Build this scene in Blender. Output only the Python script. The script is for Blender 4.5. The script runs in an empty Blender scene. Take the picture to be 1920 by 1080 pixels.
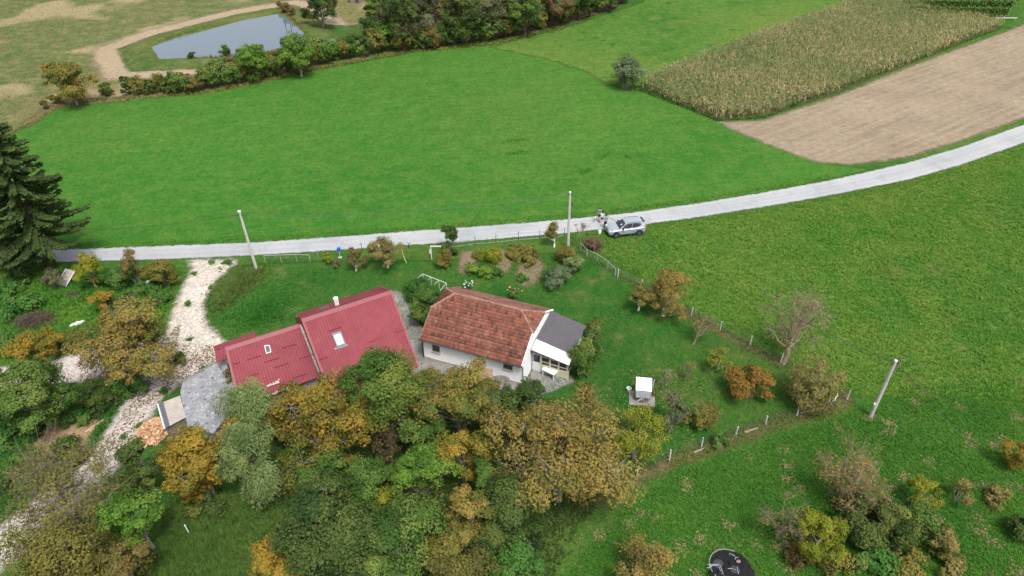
import bpy, bmesh, math, random
import numpy as np
from mathutils import Vector, Matrix, geometry as mgeo
R = math.radians
rng = np.random.default_rng(7)
random.seed(7)
scn = bpy.context.scene
COL = scn.collection

# ------------------------------------------------------------------ camera
CAM_H, CAM_P, CAM_F = 43.0, R(37.0), 1300.0          # height (m), pitch below horizon, focal length in px of 1920
cd = bpy.data.cameras.new('camera'); cam = bpy.data.objects.new('camera', cd); COL.objects.link(cam)
cam.location = (0, 0, CAM_H); cam.rotation_euler = (R(90) - CAM_P, 0, 0)
cd.sensor_width = 36.0; cd.lens = 36.0 * CAM_F / 1920.0; cd.clip_start = 0.5; cd.clip_end = 4000
scn.camera = cam
# ------------------------------------------------------------------ sky, sun, exposure (bright overcast)
SUN_EL, SUN_AZ = R(62), R(152)                        # azimuth clockwise from +Y
w = bpy.data.worlds.new('World'); scn.world = w; w.use_nodes = True
nt = w.node_tree; nt.nodes.clear()
sky = nt.nodes.new('ShaderNodeTexSky'); sky.sky_type = 'NISHITA'; sky.sun_disc = False
sky.sun_elevation = SUN_EL; sky.sun_rotation = SUN_AZ; sky.air_density = 1.0; sky.dust_density = 4.0; sky.ozone_density = 1.0
hsv = nt.nodes.new('ShaderNodeHueSaturation'); hsv.inputs['Saturation'].default_value = 0.42
bg = nt.nodes.new('ShaderNodeBackground'); bg.inputs['Strength'].default_value = 0.13
wo = nt.nodes.new('ShaderNodeOutputWorld')
nt.links.new(sky.outputs[0], hsv.inputs['Color']); nt.links.new(hsv.outputs[0], bg.inputs[0]); nt.links.new(bg.outputs[0], wo.inputs[0])
sl = bpy.data.lights.new('sun', 'SUN'); sl.energy = 1.5; sl.angle = R(12); sl.color = (1.0, 0.98, 0.95)
sun = bpy.data.objects.new('sun', sl); COL.objects.link(sun); sun.location = (0, -40, 90)
sd_ = Vector((math.sin(SUN_AZ) * math.cos(SUN_EL), math.cos(SUN_AZ) * math.cos(SUN_EL), math.sin(SUN_EL)))
sun.rotation_euler = sd_.to_track_quat('Z', 'Y').to_euler()
vs = scn.view_settings; vs.view_transform = 'Standard'; vs.look = 'None'; vs.gamma = 1.0; vs.use_curve_mapping = False
vs.exposure = 1.15
scn.cycles.use_denoising = True
scn.cycles.max_bounces = 6; scn.cycles.transparent_max_bounces = 12

# ------------------------------------------------------------------ pixel -> place
def ray(px, py):
    u = (px - 960) / CAM_F; v = (py - 540) / CAM_F
    return np.array([u, math.cos(CAM_P) - v * math.sin(CAM_P), -math.sin(CAM_P) - v * math.cos(CAM_P)])
def G(px, py, z=0.0):
    d = ray(px, py); t = (z - CAM_H) / d[2]
    return np.array([d[0] * t, d[1] * t, z])
def GV(px, py, z=0.0):
    return Vector(G(px, py, z))

# ------------------------------------------------------------------ helpers: objects
def tag(o, label=None, cat=None, group=None, kind=None):
    if label: o['label'] = label
    if cat: o['category'] = cat
    if group: o['group'] = group
    if kind: o['kind'] = kind
    return o
def empty(name, loc, rz=0.0, label=None, cat=None, group=None):
    o = bpy.data.objects.new(name, None); COL.objects.link(o)
    o.location = loc; o.rotation_euler = (0, 0, rz); o.empty_display_size = 0.3
    return tag(o, label, cat, group)
def link(name, me, parent=None, loc=None, rz=0.0):
    o = bpy.data.objects.new(name, me); COL.objects.link(o)
    if parent: o.parent = parent
    if loc is not None: o.location = loc
    if rz: o.rotation_euler = (0, 0, rz)
    return o
class MB:
    """collects plain shapes into one mesh"""
    def __init__(s): s.v = []; s.f = []; s.m = []
    def add(s, vs_, fs, m=0):
        b = len(s.v); s.v += [tuple(p) for p in vs_]
        for f in fs: s.f.append(tuple(b + i for i in f)); s.m.append(m)
    def box(s, c, d, rz=0.0, m=0, top=None, rx=0.0, ry=0.0):
        hx, hy, hz = d[0] / 2, d[1] / 2, d[2] / 2; t = top or (1, 1)
        pts = [(-hx, -hy, -hz), (hx, -hy, -hz), (hx, hy, -hz), (-hx, hy, -hz),
               (-hx * t[0], -hy * t[1], hz), (hx * t[0], -hy * t[1], hz), (hx * t[0], hy * t[1], hz), (-hx * t[0], hy * t[1], hz)]
        Mx = Matrix.Rotation(rz, 3, 'Z') @ Matrix.Rotation(ry, 3, 'Y') @ Matrix.Rotation(rx, 3, 'X')
        s.add([Mx @ Vector(p) + Vector(c) for p in pts],
              [(0, 3, 2, 1), (4, 5, 6, 7), (0, 1, 5, 4), (1, 2, 6, 5), (2, 3, 7, 6), (3, 0, 4, 7)], m)
    def tube(s, pts, r, n=6, m=0, cap=True):
        pts = [Vector(p) for p in pts]; k = len(pts)
        rs = list(r) if hasattr(r, '__len__') else [r] * k
        rings = []
        for i, p in enumerate(pts):
            a = (pts[min(i + 1, k - 1)] - pts[max(i - 1, 0)]).normalized()
            u = a.cross(Vector((0, 0, 1)))
            if u.length < 1e-3: u = a.cross(Vector((1, 0, 0)))
            u.normalize(); w_ = a.cross(u)
            rings.append([p + (u * math.cos(2 * math.pi * j / n) + w_ * math.sin(2 * math.pi * j / n)) * rs[i] for j in range(n)])
        b = [q for rg in rings for q in rg]
        fs = [(i * n + j, i * n + (j + 1) % n, (i + 1) * n + (j + 1) % n, (i + 1) * n + j) for i in range(k - 1) for j in range(n)]
        if cap: fs += [tuple(range(n - 1, -1, -1)), tuple((k - 1) * n + j for j in range(n))]
        s.add(b, fs, m)
    def lathe(s, c, prof, n=16, m=0, ax='Z'):
        b = []
        for (r, z) in prof:
            for j in range(n):
                a = 2 * math.pi * j / n; p = (r * math.cos(a), r * math.sin(a), z)
                if ax == 'Y': p = (p[0], p[2], p[1])
                b.append(Vector(p) + Vector(c))
        k = len(prof)
        s.add(b, [(i * n + j, i * n + (j + 1) % n, (i + 1) * n + (j + 1) % n, (i + 1) * n + j) for i in range(k - 1) for j in range(n)]
              + [tuple(range(n - 1, -1, -1)), tuple((k - 1) * n + j for j in range(n))], m)
    def slab(s, pts, th, m=0):
        """polygon (3D points, counter-clockwise seen from outside) thickened downwards along its normal"""
        pts = [Vector(p) for p in pts]; nrm = Vector((0, 0, 0))
        for i in range(len(pts)): nrm += pts[i].cross(pts[(i + 1) % len(pts)])
        nrm.normalize(); n = len(pts)
        lo = [p - nrm * th for p in pts]
        s.add(pts + lo, [tuple(range(n)), tuple(range(2 * n - 1, n - 1, -1))] + [(i, i + n, (i + 1) % n + n, (i + 1) % n) for i in range(n)], m)
    def build(s, name, mats, parent=None, loc=None, rz=0.0, smooth=False):
        me = bpy.data.meshes.new(name); me.from_pydata(s.v, [], s.f)
        for q in (mats if isinstance(mats, (list, tuple)) else [mats]): me.materials.append(q)
        me.polygons.foreach_set('material_index', s.m)
        bm = bmesh.new(); bm.from_mesh(me); bmesh.ops.recalc_face_normals(bm, faces=bm.faces); bm.to_mesh(me); bm.free()
        if smooth: me.polygons.foreach_set('use_smooth', [True] * len(me.polygons))
        me.update()
        return link(name, me, parent, loc, rz)
def mesh_np(name, v, f, mat, tint=None, n=4, smooth=False):
    """mesh from arrays; f: (k,n) indices; tint: per-face float"""
    me = bpy.data.meshes.new(name); v = np.asarray(v, np.float32); f = np.asarray(f, np.int32); k = len(f)
    me.vertices.add(len(v)); me.vertices.foreach_set('co', v.ravel())
    me.loops.add(k * n); me.loops.foreach_set('vertex_index', f.ravel())
    me.polygons.add(k); me.polygons.foreach_set('loop_start', np.arange(0, k * n, n, dtype=np.int32))
    me.polygons.foreach_set('loop_total', np.full(k, n, np.int32))
    if smooth: me.polygons.foreach_set('use_smooth', np.ones(k, bool))
    if tint is not None:
        a = me.attributes.new('tint', 'FLOAT', 'FACE'); a.data.foreach_set('value', np.asarray(tint, np.float32))
    me.materials.append(mat); me.update(calc_edges=True)
    return me
def copy_tree(o, parent=None):
    c = o.copy(); COL.objects.link(c)
    if parent: c.parent = parent
    for ch in o.children: copy_tree(ch, c)
    return c

# ------------------------------------------------------------------ helpers: materials
class NT:
    def __init__(s, name, rough=0.8, spec=0.3):
        s.mat = bpy.data.materials.new(name); s.mat.use_nodes = True; s.t = s.mat.node_tree; s.t.nodes.clear()
        s.out = s.n('ShaderNodeOutputMaterial'); s.b = s.n('ShaderNodeBsdfPrincipled')
        s.b.inputs['Roughness'].default_value = rough; s.b.inputs['Specular IOR Level'].default_value = spec
        s.l(s.b.outputs[0], s.out.inputs[0]); s._pos = None
    def n(s, ty, **kw):
        q = s.t.nodes.new(ty)
        for k, v in kw.items(): setattr(q, k, v)
        return q
    def l(s, a, b): s.t.links.new(a, b)
    def pos(s):
        if s._pos is None: s._pos = s.n('ShaderNodeNewGeometry').outputs['Position']
        return s._pos
    def objc(s): return s.n('ShaderNodeTexCoord').outputs['Object']
    def mapd(s, vec, scale=(1, 1, 1), rot=0.0):
        m = s.n('ShaderNodeMapping'); s.l(vec, m.inputs[0]); m.vector_type = 'TEXTURE'; m.inputs['Scale'].default_value = tuple(1.0 / q for q in scale); m.inputs['Rotation'].default_value = (0, 0, rot)
        return m.outputs[0]
    def noise(s, scale, detail=4.0, rough=0.6, vec=None, dist=0.0):
        q = s.n('ShaderNodeTexNoise'); q.inputs['Scale'].default_value = scale; q.inputs['Detail'].default_value = detail
        q.inputs['Roughness'].default_value = rough; q.inputs['Distortion'].default_value = dist
        s.l(vec if vec is not None else s.pos(), q.inputs['Vector']); return q.outputs['Fac']
    def voro(s, scale, vec=None, feature='F1', out='Distance'):
        q = s.n('ShaderNodeTexVoronoi'); q.feature = feature; q.inputs['Scale'].default_value = scale
        s.l(vec if vec is not None else s.pos(), q.inputs['Vector']); return q.outputs[out]
    def ramp(s, fac, stops, interp='LINEAR'):
        q = s.n('ShaderNodeValToRGB'); q.color_ramp.interpolation = interp; e = q.color_ramp.elements
        while len(e) < len(stops): e.new(0.5)
        for i, (p, c) in enumerate(stops):
            e[i].position = p; e[i].color = (c, c, c, 1) if not hasattr(c, '__len__') else (*c[:3], 1)
        s.l(fac, q.inputs[0]); return q.outputs[0]
    def mix(s, fac, a, b, mode='MIX'):
        q = s.n('ShaderNodeMix', data_type='RGBA', blend_type=mode)
        for v, i in ((fac, 0), (a, 6), (b, 7)):
            if hasattr(v, 'links'): s.l(v, q.inputs[i])
            elif i == 0: q.inputs[0].default_value = v
            else: q.inputs[i].default_value = (*v[:3], 1)
        return q.outputs[2]
    def math(s, op, a, b=0.0, c=None, clamp=False):
        q = s.n('ShaderNodeMath', operation=op); q.use_clamp = clamp
        for v, i in ((a, 0), (b, 1)) + (((c, 2),) if c is not None else ()):
            if hasattr(v, 'links'): s.l(v, q.inputs[i])
            else: q.inputs[i].default_value = v
        return q.outputs[0]
    def attr(s, name): return s.n('ShaderNodeAttribute', attribute_name=name).outputs['Fac']
    def color(s, c):
        if hasattr(c, 'links'): s.l(c, s.b.inputs['Base Color'])
        else: s.b.inputs['Base Color'].default_value = (*c[:3], 1)
        return s
    def bump(s, h, strength=0.5, dist=0.1):
        q = s.n('ShaderNodeBump'); q.inputs['Strength'].default_value = strength; q.inputs['Distance'].default_value = dist
        s.l(h, q.inputs['Height']); s.l(q.outputs[0], s.b.inputs['Normal']); return s
    def ragged(s, width=0.5, amp=0.8, scale=1.2):
        """sheet border breaks up over a width (m), from the 'edge' attribute (m inside the border)"""
        d = s.math('ADD', s.attr('edge'), s.math('MULTIPLY', s.math('SUBTRACT', s.noise(scale, 6, 0.7), 0.5), amp * 2))
        a = s.math('MULTIPLY_ADD', d, 1.0 / width, 0.5, clamp=True)
        tr = s.n('ShaderNodeBsdfTransparent'); mx = s.n('ShaderNodeMixShader')
        s.l(a, mx.inputs[0]); s.l(tr.outputs[0], mx.inputs[1]); s.l(s.b.outputs[0], mx.inputs[2]); s.l(mx.outputs[0], s.out.inputs[0]); return s
def plain(name, c, rough=0.7, var=0.25, scale=3.0, metal=0.0, bump=0.15, spec=0.3):
    m = NT(name, rough, spec); f = m.noise(scale, 5, 0.65, m.objc())
    dk = tuple(x * (1 - var) for x in c); lt = tuple(min(1, x * (1 + var)) for x in c)
    m.color(m.ramp(f, [(0.3, dk), (0.7, lt)])); m.b.inputs['Metallic'].default_value = metal
    if bump: m.bump(m.noise(scale * 6, 4, 0.6, m.objc()), bump, 0.02)
    return m.mat
def leafmat(name, cols, trans=0.34, rough=0.55):
    """foliage: colours picked by the per-leaf 'tint'"""
    m = NT(name, rough, 0.06); k = len(cols)
    c = m.ramp(m.attr('tint'), [(i / (k - 1), cols[i]) for i in range(k)])
    m.color(c)
    if trans:
        t = m.n('ShaderNodeBsdfTranslucent'); m.l(c, t.inputs[0]); mx = m.n('ShaderNodeMixShader'); mx.inputs[0].default_value = trans
        m.l(m.b.outputs[0], mx.inputs[1]); m.l(t.outputs[0], mx.inputs[2]); m.l(mx.outputs[0], m.out.inputs[0])
    return m.mat
def grass(name, c_dark, c_mid, c_light, big=0.03, stripes=None, spots=None, tall=0.4, fine=2.2):
    m = NT(name, 1.0, 0.03)
    a = m.noise(big, 5, 0.6); b = m.noise(0.35, 5, 0.7); f = m.noise(fine, 6, 0.75)
    c = m.mix(m.ramp(a, [(0.35, 0), (0.65, 1)]), c_dark, c_mid)
    c = m.mix(m.ramp(b, [(0.42, 0), (0.72, 1)]), c, c_light)
    lg = m.noise(big * .45, 4, .55, dist=.6)
    c = m.mix(m.math('MULTIPLY', m.ramp(lg, [(0.46, 0), (0.62, 1)]), 0.42), c, tuple(x * f_ for x, f_ in zip(c_light, (1.25, 1.02, 1.1))))
    if stripes:
        wv = m.noise(0.5, 3, 0.6, m.mapd(m.pos(), (0.3, 1.6, 1), stripes))
        c = m.mix(m.math('MULTIPLY', m.ramp(wv, [(0.4, 0), (0.7, 1)]), 0.25), c, tuple(x * 0.78 for x in c_dark))
    g = m.ramp(f, [(0.25, 0.62), (0.5, 1.0), (0.8, 1.35)])
    c = m.mix(1.0, c, g, 'MULTIPLY')
    fl = m.noise(fine * 3.2, 3, 0.6)
    c = m.mix(1.0, c, m.ramp(fl, [(0.28, 0.45), (0.42, 0.95), (0.6, 1.05), (0.75, 1.5)]), 'MULTIPLY')
    if spots:
        sp = m.noise(spots[1], 3, 0.5); c = m.mix(m.math('MULTIPLY', m.ramp(sp, [(spots[2], 0), (spots[2] + 0.08, 1)]), spots[3]), c, spots[0])
    m.color(c); m.bump(m.math('ADD', f, m.math('MULTIPLY', b, 0.8)), tall, 0.25)
    return m
# ------------------------------------------------------------------ ground sheets
def inside(poly, P):
    x, y = P[:, 0], P[:, 1]; r = np.zeros(len(P), bool); n = len(poly)
    for i in range(n):
        x0, y0 = poly[i]; x1, y1 = poly[(i + 1) % n]
        c = ((y0 > y) != (y1 > y)); r ^= c & (x < (x1 - x0) * (y - y0) / ((y1 - y0) or 1e-9) + x0)
    return r
def sdist(poly, P):
    d = np.full(len(P), 1e9); n = len(poly)
    for i in range(n):
        a = np.array(poly[i]); b = np.array(poly[(i + 1) % n]); ab = b - a
        t = np.clip(((P - a) @ ab) / max(ab @ ab, 1e-9), 0, 1); d = np.minimum(d, np.hypot(*(P - a - t[:, None] * ab).T))
    return np.where(inside(poly, P), d, -d)
def gpoly(pix): return [tuple(G(*p)[:2]) for p in pix]
def sheet(name, poly, z, mat, step=1.0, margin=1.0, zfun=None, kind='structure'):
    p = np.array(poly); x0, y0 = p.min(0) - margin; x1, y1 = p.max(0) + margin
    nx = int((x1 - x0) / step) + 2; ny = int((y1 - y0) / step) + 2
    X, Y = np.meshgrid(x0 + np.arange(nx) * step, y0 + np.arange(ny) * step); P = np.stack([X.ravel(), Y.ravel()], 1)
    s = sdist(poly, P); idx = np.arange(nx * ny).reshape(ny, nx)
    q = np.stack([idx[:-1, :-1], idx[:-1, 1:], idx[1:, 1:], idx[1:, :-1]], -1).reshape(-1, 4)
    q = q[(s[q] > -margin).any(1)]
    use = np.unique(q); rm = np.full(nx * ny, -1); rm[use] = np.arange(len(use))
    zz = np.full(len(use), z) if zfun is None else zfun(P[use], s[use]) + z
    me = mesh_np(name, np.column_stack([P[use], zz]), rm[q], mat, smooth=True)
    a = me.attributes.new('edge', 'FLOAT', 'POINT'); a.data.foreach_set('value', s[use].astype(np.float32))
    o = link(name, me); tag(o, kind=kind); return o
def scatter(poly, n):
    p = np.array(poly); lo, hi = p.min(0), p.max(0); out = np.zeros((0, 2))
    while len(out) < n:
        q = rng.uniform(lo, hi, (n * 2, 2)); out = np.vstack([out, q[inside(poly, q)]])
    return out[:n]
# ================================================================== THE SETTING
m_base = grass('rough grass', (.022, .072, .013), (.038, .104, .016), (.066, .112, .022), 0.05, spots=((.15, .13, .055), 0.55, 0.64, 0.6), tall=0.7, fine=1.6)
def big_plane(name, cx, cy, half, z, mat):
    b = MB(); b.add([(cx - half, cy - half, z), (cx + half, cy - half, z), (cx + half, cy + half, z), (cx - half, cy + half, z)], [(0, 1, 2, 3)])
    return tag(b.build(name, mat), kind='structure')
big_plane('ground', 0, 300, 1500, 0.0, m_base.mat)

ROAD_UP = [(-260, 487), (-60, 476), (75, 470), (300, 462), (480, 455), (640, 444), (800, 432), (950, 421), (1060, 412), (1180, 400), (1300, 383), (1440, 360), (1560, 338), (1700, 306), (1800, 277), (1920, 234), (2060, 178)]
ROAD_LO = [(-260, 512), (-60, 500), (75, 493), (300, 487), (480, 479), (640, 469), (800, 458), (950, 447), (1060, 438), (1180, 425), (1300, 409), (1440, 387), (1560, 366), (1700, 338), (1800, 310), (1920, 268), (2060, 210)]
POND = [(287, 87), (345, 69), (440, 44), (528, 23), (545, 42), (568, 66), (545, 88), (500, 97), (440, 105), (370, 110), (305, 117)]
HEDGE = [(-160, 330), (0, 258), (60, 232), (110, 195), (230, 186), (380, 174), (470, 158), (600, 128), (780, 96), (930, 82), (1060, 52), (1200, 5), (1290, -30)]

m_meadow = grass('mown meadow', (.026, .098, .014), (.037, .118, .016), (.064, .130, .022), 0.028, stripes=R(12), tall=0.3, fine=1.3).ragged(0.8, 0.7, 0.8).mat
meadow = gpoly(HEDGE[:10] + [(1030, 104), (1100, 124), (1140, 152), (1200, 170), (1345, 226), (1450, 268), (1560, 308), (1640, 318)] + ROAD_UP[11::-1])
sheet('mown_meadow', meadow, 0.010, m_meadow, 1.5, 1.5)
m_upper = grass('upper meadow', (.030, .095, .014), (.055, .125, .020), (.085, .130, .026), 0.05, spots=((.02, .07, .012), 0.3, 0.62, 0.8), tall=0.4, fine=1.0).ragged(1.2, 1.2, 0.5).mat
sheet('upper_meadow', gpoly([(915, 88), (1030, 112), (1095, 133), (1145, 160), (1195, 172), (1240, 135), (1400, 70), (1600, 5), (1700, -40), (1290, -40), (1200, 5), (1060, 52)]), 0.016, m_upper, 2, 1.5)
m_past = grass('dry pasture', (.060, .085, .028), (.085, .105, .036), (.16, .135, .062), 0.025, stripes=R(-8), spots=((.25, .195, .11), 0.06, 0.52, 0.75), tall=0.35, fine=0.9).ragged(1.5, 1.2, 0.5).mat
sheet('dry_pasture', gpoly([(-300, 400), (-160, 332), (0, 260), (60, 233), (110, 196), (230, 187), (380, 175), (470, 159), (600, 129), (690, 112), (700, 60), (760, -60), (-400, -60)]), 0.022, m_past, 3, 2)
m_lawn = grass('garden lawn', (.014, .064, .010), (.026, .086, .013), (.052, .094, .020), 0.16, spots=((.13, .11, .045), 0.35, 0.60, 0.45), tall=0.5, fine=1.8).ragged(0.6, 0.7, 1.0).mat
LAWN = [(432, 500), (500, 494), (640, 489), (820, 489), (1090, 472), (1205, 540), (1465, 682), (1592, 748), (1440, 795), (1260, 862), (1150, 890), (960, 900), (960, 700), (800, 660), (640, 600), (420, 650), (388, 612), (384, 572), (404, 532)]
sheet('garden_lawn', gpoly(LAWN), 0.022, m_lawn, 0.8, 0.8)
m_tuss = grass('field verge', (.028, .088, .013), (.054, .116, .018), (.100, .132, .027), 0.06, spots=((.11, .10, .035), 0.16, 0.60, 0.6), tall=0.8, fine=1.4).ragged(0.8, 0.7, 0.9).mat
ROUGH = [(1085, 446), (1180, 428), (1300, 412), (1440, 391), (1560, 370), (1700, 341), (1920, 271), (2100, 205), (2300, 900), (1900, 760), (1600, 742), (1465, 676), (1300, 590), (1200, 520), (1120, 476)]
sheet('hay_meadow', gpoly(ROUGH), 0.028, m_tuss, 1.0, 0.9)

# ploughed field and the soil under the maize
def soil_mat(name, dk, lt, rot, green=0.35):
    m = NT(name, 0.95, 0.1); f = m.noise(1.1, 6, 0.75); rows = m.noise(0.6, 4, 0.65, m.mapd(m.pos(), (0.08, 2.4, 1), rot))
    c = m.mix(m.ramp(rows, [(0.40, 0), (0.60, 1)]), dk, lt)
    c = m.mix(m.ramp(m.noise(0.12, 4, 0.6), [(0.4, 0), (0.7, 0.6)]), c, tuple(x * 1.22 for x in lt))
    c = m.mix(1.0, c, m.ramp(f, [(0.25, 0.68), (0.75, 1.3)]), 'MULTIPLY')
    gr = m.math('MULTIPLY', m.ramp(m.noise(0.33, 5, 0.7, m.mapd(m.pos(), (0.2, 1.6, 1), rot)), [(0.60, 0), (0.72, 1)]), green)
    c = m.mix(gr, c, (.055, .085, .022)); m.color(c); m.bump(m.math('ADD', f, rows), 0.7, 0.15)
    return m.ragged(0.9, 0.8, 0.7).mat
m_soil = soil_mat('tilled soil', (.168, .130, .086), (.210, .168, .115), R(34))
PLOUGH = [(1338, 230), (1352, 234), (1450, 275), (1530, 304), (1600, 309), (1700, 295), (1800, 265), (1920, 221), (2080, 152), (2120, -30), (1960, 30), (1890, 58), (1700, 128), (1560, 184), (1430, 226)]
sheet('tilled_field', gpoly(PLOUGH), 0.034, m_soil, 1.5, 1.2)
CORN = [(1196, 166), (1270, 196), (1348, 226), (1430, 219), (1560, 177), (1700, 121), (1880, 50), (1760, 30), (1690, 12), (1640, -25), (1600, 8), (1400, 78), (1300, 118), (1232, 144)]
corn_poly = gpoly(CORN)
sheet('maize_stubble_soil', corn_poly, 0.040, soil_mat('maize soil', (.06, .05, .025), (.10, .08, .04), R(38), 0.7), 1.5, 0.8)

# asphalt lane
m = NT('worn pale asphalt', 0.9, 0.2)
f = m.noise(3.0, 6, 0.7); big = m.noise(0.12, 4, 0.6)
c = m.mix(m.ramp(big, [(0.35, 0), (0.7, 1)]), (.255, .262, .268), (.325, .325, .318))
wheel = m.ramp(m.math('MULTIPLY', m.math('ADD', m.attr('edge'), m.math('MULTIPLY', m.noise(.8, 3), .2)), .5), [(0.0, 0.72), (0.10, 0.95), (0.26, 1.05), (0.45, 0.93), (0.62, 1.02), (0.8, .92)])
pt = m.noise(.45, 3, .5); c = m.mix(m.ramp(pt, [(.58, 0), (.60, .35)]), c, (.22, .225, .23))
sp = m.noise(26, 2, 0.5)
c = m.mix(1.0, c, m.ramp(f, [(0.3, 0.90), (0.7, 1.07)]), 'MULTIPLY'); c = m.mix(1.0, c, wheel, 'MULTIPLY'); c = m.mix(1.0, c, m.ramp(sp, [(0.3, 0.9), (0.7, 1.08)]), 'MULTIPLY')
m.color(c); m.bump(sp, 0.3, 0.01); m_road = m.ragged(0.22, 0.42, 1.3).mat
road_poly = gpoly(ROAD_UP + ROAD_LO[::-1])
sheet('asphalt_lane', road_poly, 0.052, m_road, 0.5, 0.4)

# pale gravel drive and its branch
def gravel(name, a, b, dark, amt):
    m = NT(name, 0.95, 0.15); v = m.n('ShaderNodeTexVoronoi'); v.inputs['Scale'].default_value = 6.0; m.l(m.pos(), v.inputs['Vector'])
    c = m.mix(m.ramp(m.noise(0.22, 5, 0.65), [(0.35, 0), (0.65, 1)]), a, b)
    sep = m.n('ShaderNodeSeparateColor'); m.l(v.outputs['Color'], sep.inputs[0])
    c = m.mix(1.0, c, m.ramp(sep.outputs[0], [(0.0, 0.72), (0.6, 1.0), (1.0, 1.22)]), 'MULTIPLY')
    c = m.mix(m.math('MULTIPLY', m.ramp(m.noise(1.6, 6, 0.75), [(0.54, 0), (0.64, 1)]), amt), c, dark)
    m.color(c); m.bump(v.outputs['Distance'], 0.6, 0.06); return m.ragged(0.7, 0.8, 1.1).mat
m_gravA = gravel('white limestone gravel', (.36, .31, .25), (.43, .39, .34), (.16, .12, .08), 0.30)
m_gravB = gravel('pinkish gravel with leaves', (.34, .295, .265), (.43, .385, .355), (.15, .11, .08), 0.5)
sheet('gravel_drive', gpoly([(352, 488), (445, 487), (438, 497), (402, 530), (381, 570), (390, 612), (430, 646), (425, 690), (320, 665), (309, 640), (322, 590), (340, 545), (362, 502)]), 0.030, m_gravA, 0.6, 0.6)
sheet('gravel_track', gpoly([(309, 630), (420, 645), (425, 668), (402, 683), (340, 718), (306, 745), (280, 782), (253, 832), (212, 882), (155, 935), (70, 1015), (0, 1072), (-120, 1150), (-160, 1100), (-20, 1005), (55, 945), (158, 866), (184, 836), (238, 748), (280, 690)]), 0.026, m_gravB, 0.6, 0.6)
sheet('gravel_branch', gpoly([(-120, 690), (0, 690), (90, 678), (150, 660), (230, 640), (312, 634), (300, 672), (230, 700), (150, 716), (80, 724), (0, 748), (-120, 770)]), 0.024, m_gravB, 0.6, 0.6)
m_dirt = NT('bare dirt', 0.95, 0.1)
m_dirt.color(m_dirt.mix(1.0, m_dirt.mix(m_dirt.noise(0.6, 5, 0.7), (.20, .135, .075), (.29, .21, .125)), m_dirt.ramp(m_dirt.noise(4, 6, 0.7), [(0.3, 0.7), (0.7, 1.25)]), 'MULTIPLY'))
m_dirt.bump(m_dirt.noise(3, 6, 0.7), 0.6, 0.1); m_dirt = m_dirt.ragged(0.9, 1.2, 0.9).mat
sheet('bare_dirt', gpoly([(95, 790), (150, 770), (190, 790), (165, 840), (90, 870), (40, 880), (50, 840)]), 0.030, m_dirt, 0.5, 0.7)
m_burn = NT('scorched earth', 0.95, 0.1); m_burn.color(m_burn.mix(m_burn.noise(0.9, 5, 0.7), (.07, .052, .042), (.17, .13, .105))); m_burn.bump(m_burn.noise(3, 5), 0.6, 0.1); m_burn = m_burn.ragged(0.9, 1.0, 0.9).mat
sheet('scorched_earth', gpoly([(45, 598), (90, 586), (120, 610), (108, 628), (75, 622), (50, 612)]), 0.030, m_burn, 0.5, 0.6)
m_conc = NT('weathered concrete', 0.9, 0.2)
m_conc.color(m_conc.mix(1.0, m_conc.mix(m_conc.ramp(m_conc.noise(0.5, 5, 0.7), [(0.35, 0), (0.65, 1)]), (.13, .125, .11), (.22, .215, .20)), m_conc.ramp(m_conc.noise(5, 5, 0.7), [(0.3, 0.8), (0.7, 1.15)]), 'MULTIPLY'))
m_conc.bump(m_conc.noise(6, 5, 0.7), 0.3, 0.03); m_conc_s = m_conc.ragged(0.3, 0.35, 1.5).mat
sheet('concrete_yard', gpoly([(735, 543), (752, 548), (775, 590), (803, 630), (800, 668), (986, 716), (1000, 690), (1065, 696), (1080, 716), (1000, 748), (900, 738), (820, 716), (770, 760), (640, 770), (700, 640)]), 0.032, m_conc_s, 0.5, 0.5)
m_bed = NT('garden soil', 0.95, 0.1)
m_bed.color(m_bed.mix(1.0, m_bed.mix(m_bed.noise(0.8, 5, 0.7), (.12, .085, .052), (.21, .155, .10)), m_bed.ramp(m_bed.noise(5, 6, 0.7), [(0.3, 0.7), (0.7, 1.25)]), 'MULTIPLY')); m_bed.bump(m_bed.noise(4, 6, 0.7), 0.7, 0.1); m_bed = m_bed.ragged(0.6, 0.6, 1.2).mat
sheet('vegetable_bed', gpoly([(866, 472), (896, 470), (893, 505), (872, 518), (858, 508)]), 0.030, m_bed, 0.4, 0.5)
sheet('vegetable_bed', gpoly([(930, 470), (962, 467), (958, 505), (942, 515), (926, 500)]), 0.030, m_bed, 0.4, 0.5)
sheet('vegetable_bed', gpoly([(970, 500), (1008, 478), (1020, 500), (1008, 530), (985, 538), (968, 528)]), 0.030, m_bed, 0.4, 0.5)
# trodden strip along the fence lines
m_strip = NT('dry grass strip', 0.95, 0.1); m_strip.color(m_strip.mix(m_strip.noise(0.9, 6, 0.75), (.055, .055, .022), (.17, .13, .065))); m_strip.bump(m_strip.noise(3, 6, 0.7), 0.8, 0.15); m_strip = m_strip.ragged(0.9, 1.1, 0.9).mat
sheet('dry_grass_strip', gpoly([(1200, 533), (1300, 588), (1470, 678), (1464, 687), (1294, 598), (1198, 542)]), 0.036, m_strip, 0.5, 0.6)
sheet('dry_grass_strip', gpoly([(1590, 738), (1594, 756), (1440, 808), (1260, 872), (1130, 940), (1100, 950), (1160, 908), (1260, 858), (1430, 794)]), 0.036, m_strip, 0.5, 0.6)
sheet('dry_grass_strip', gpoly([(50, 240), (110, 200), (240, 190), (240, 182), (110, 188), (40, 232)]), 0.036, m_strip, 0.8, 0.8)

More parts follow.
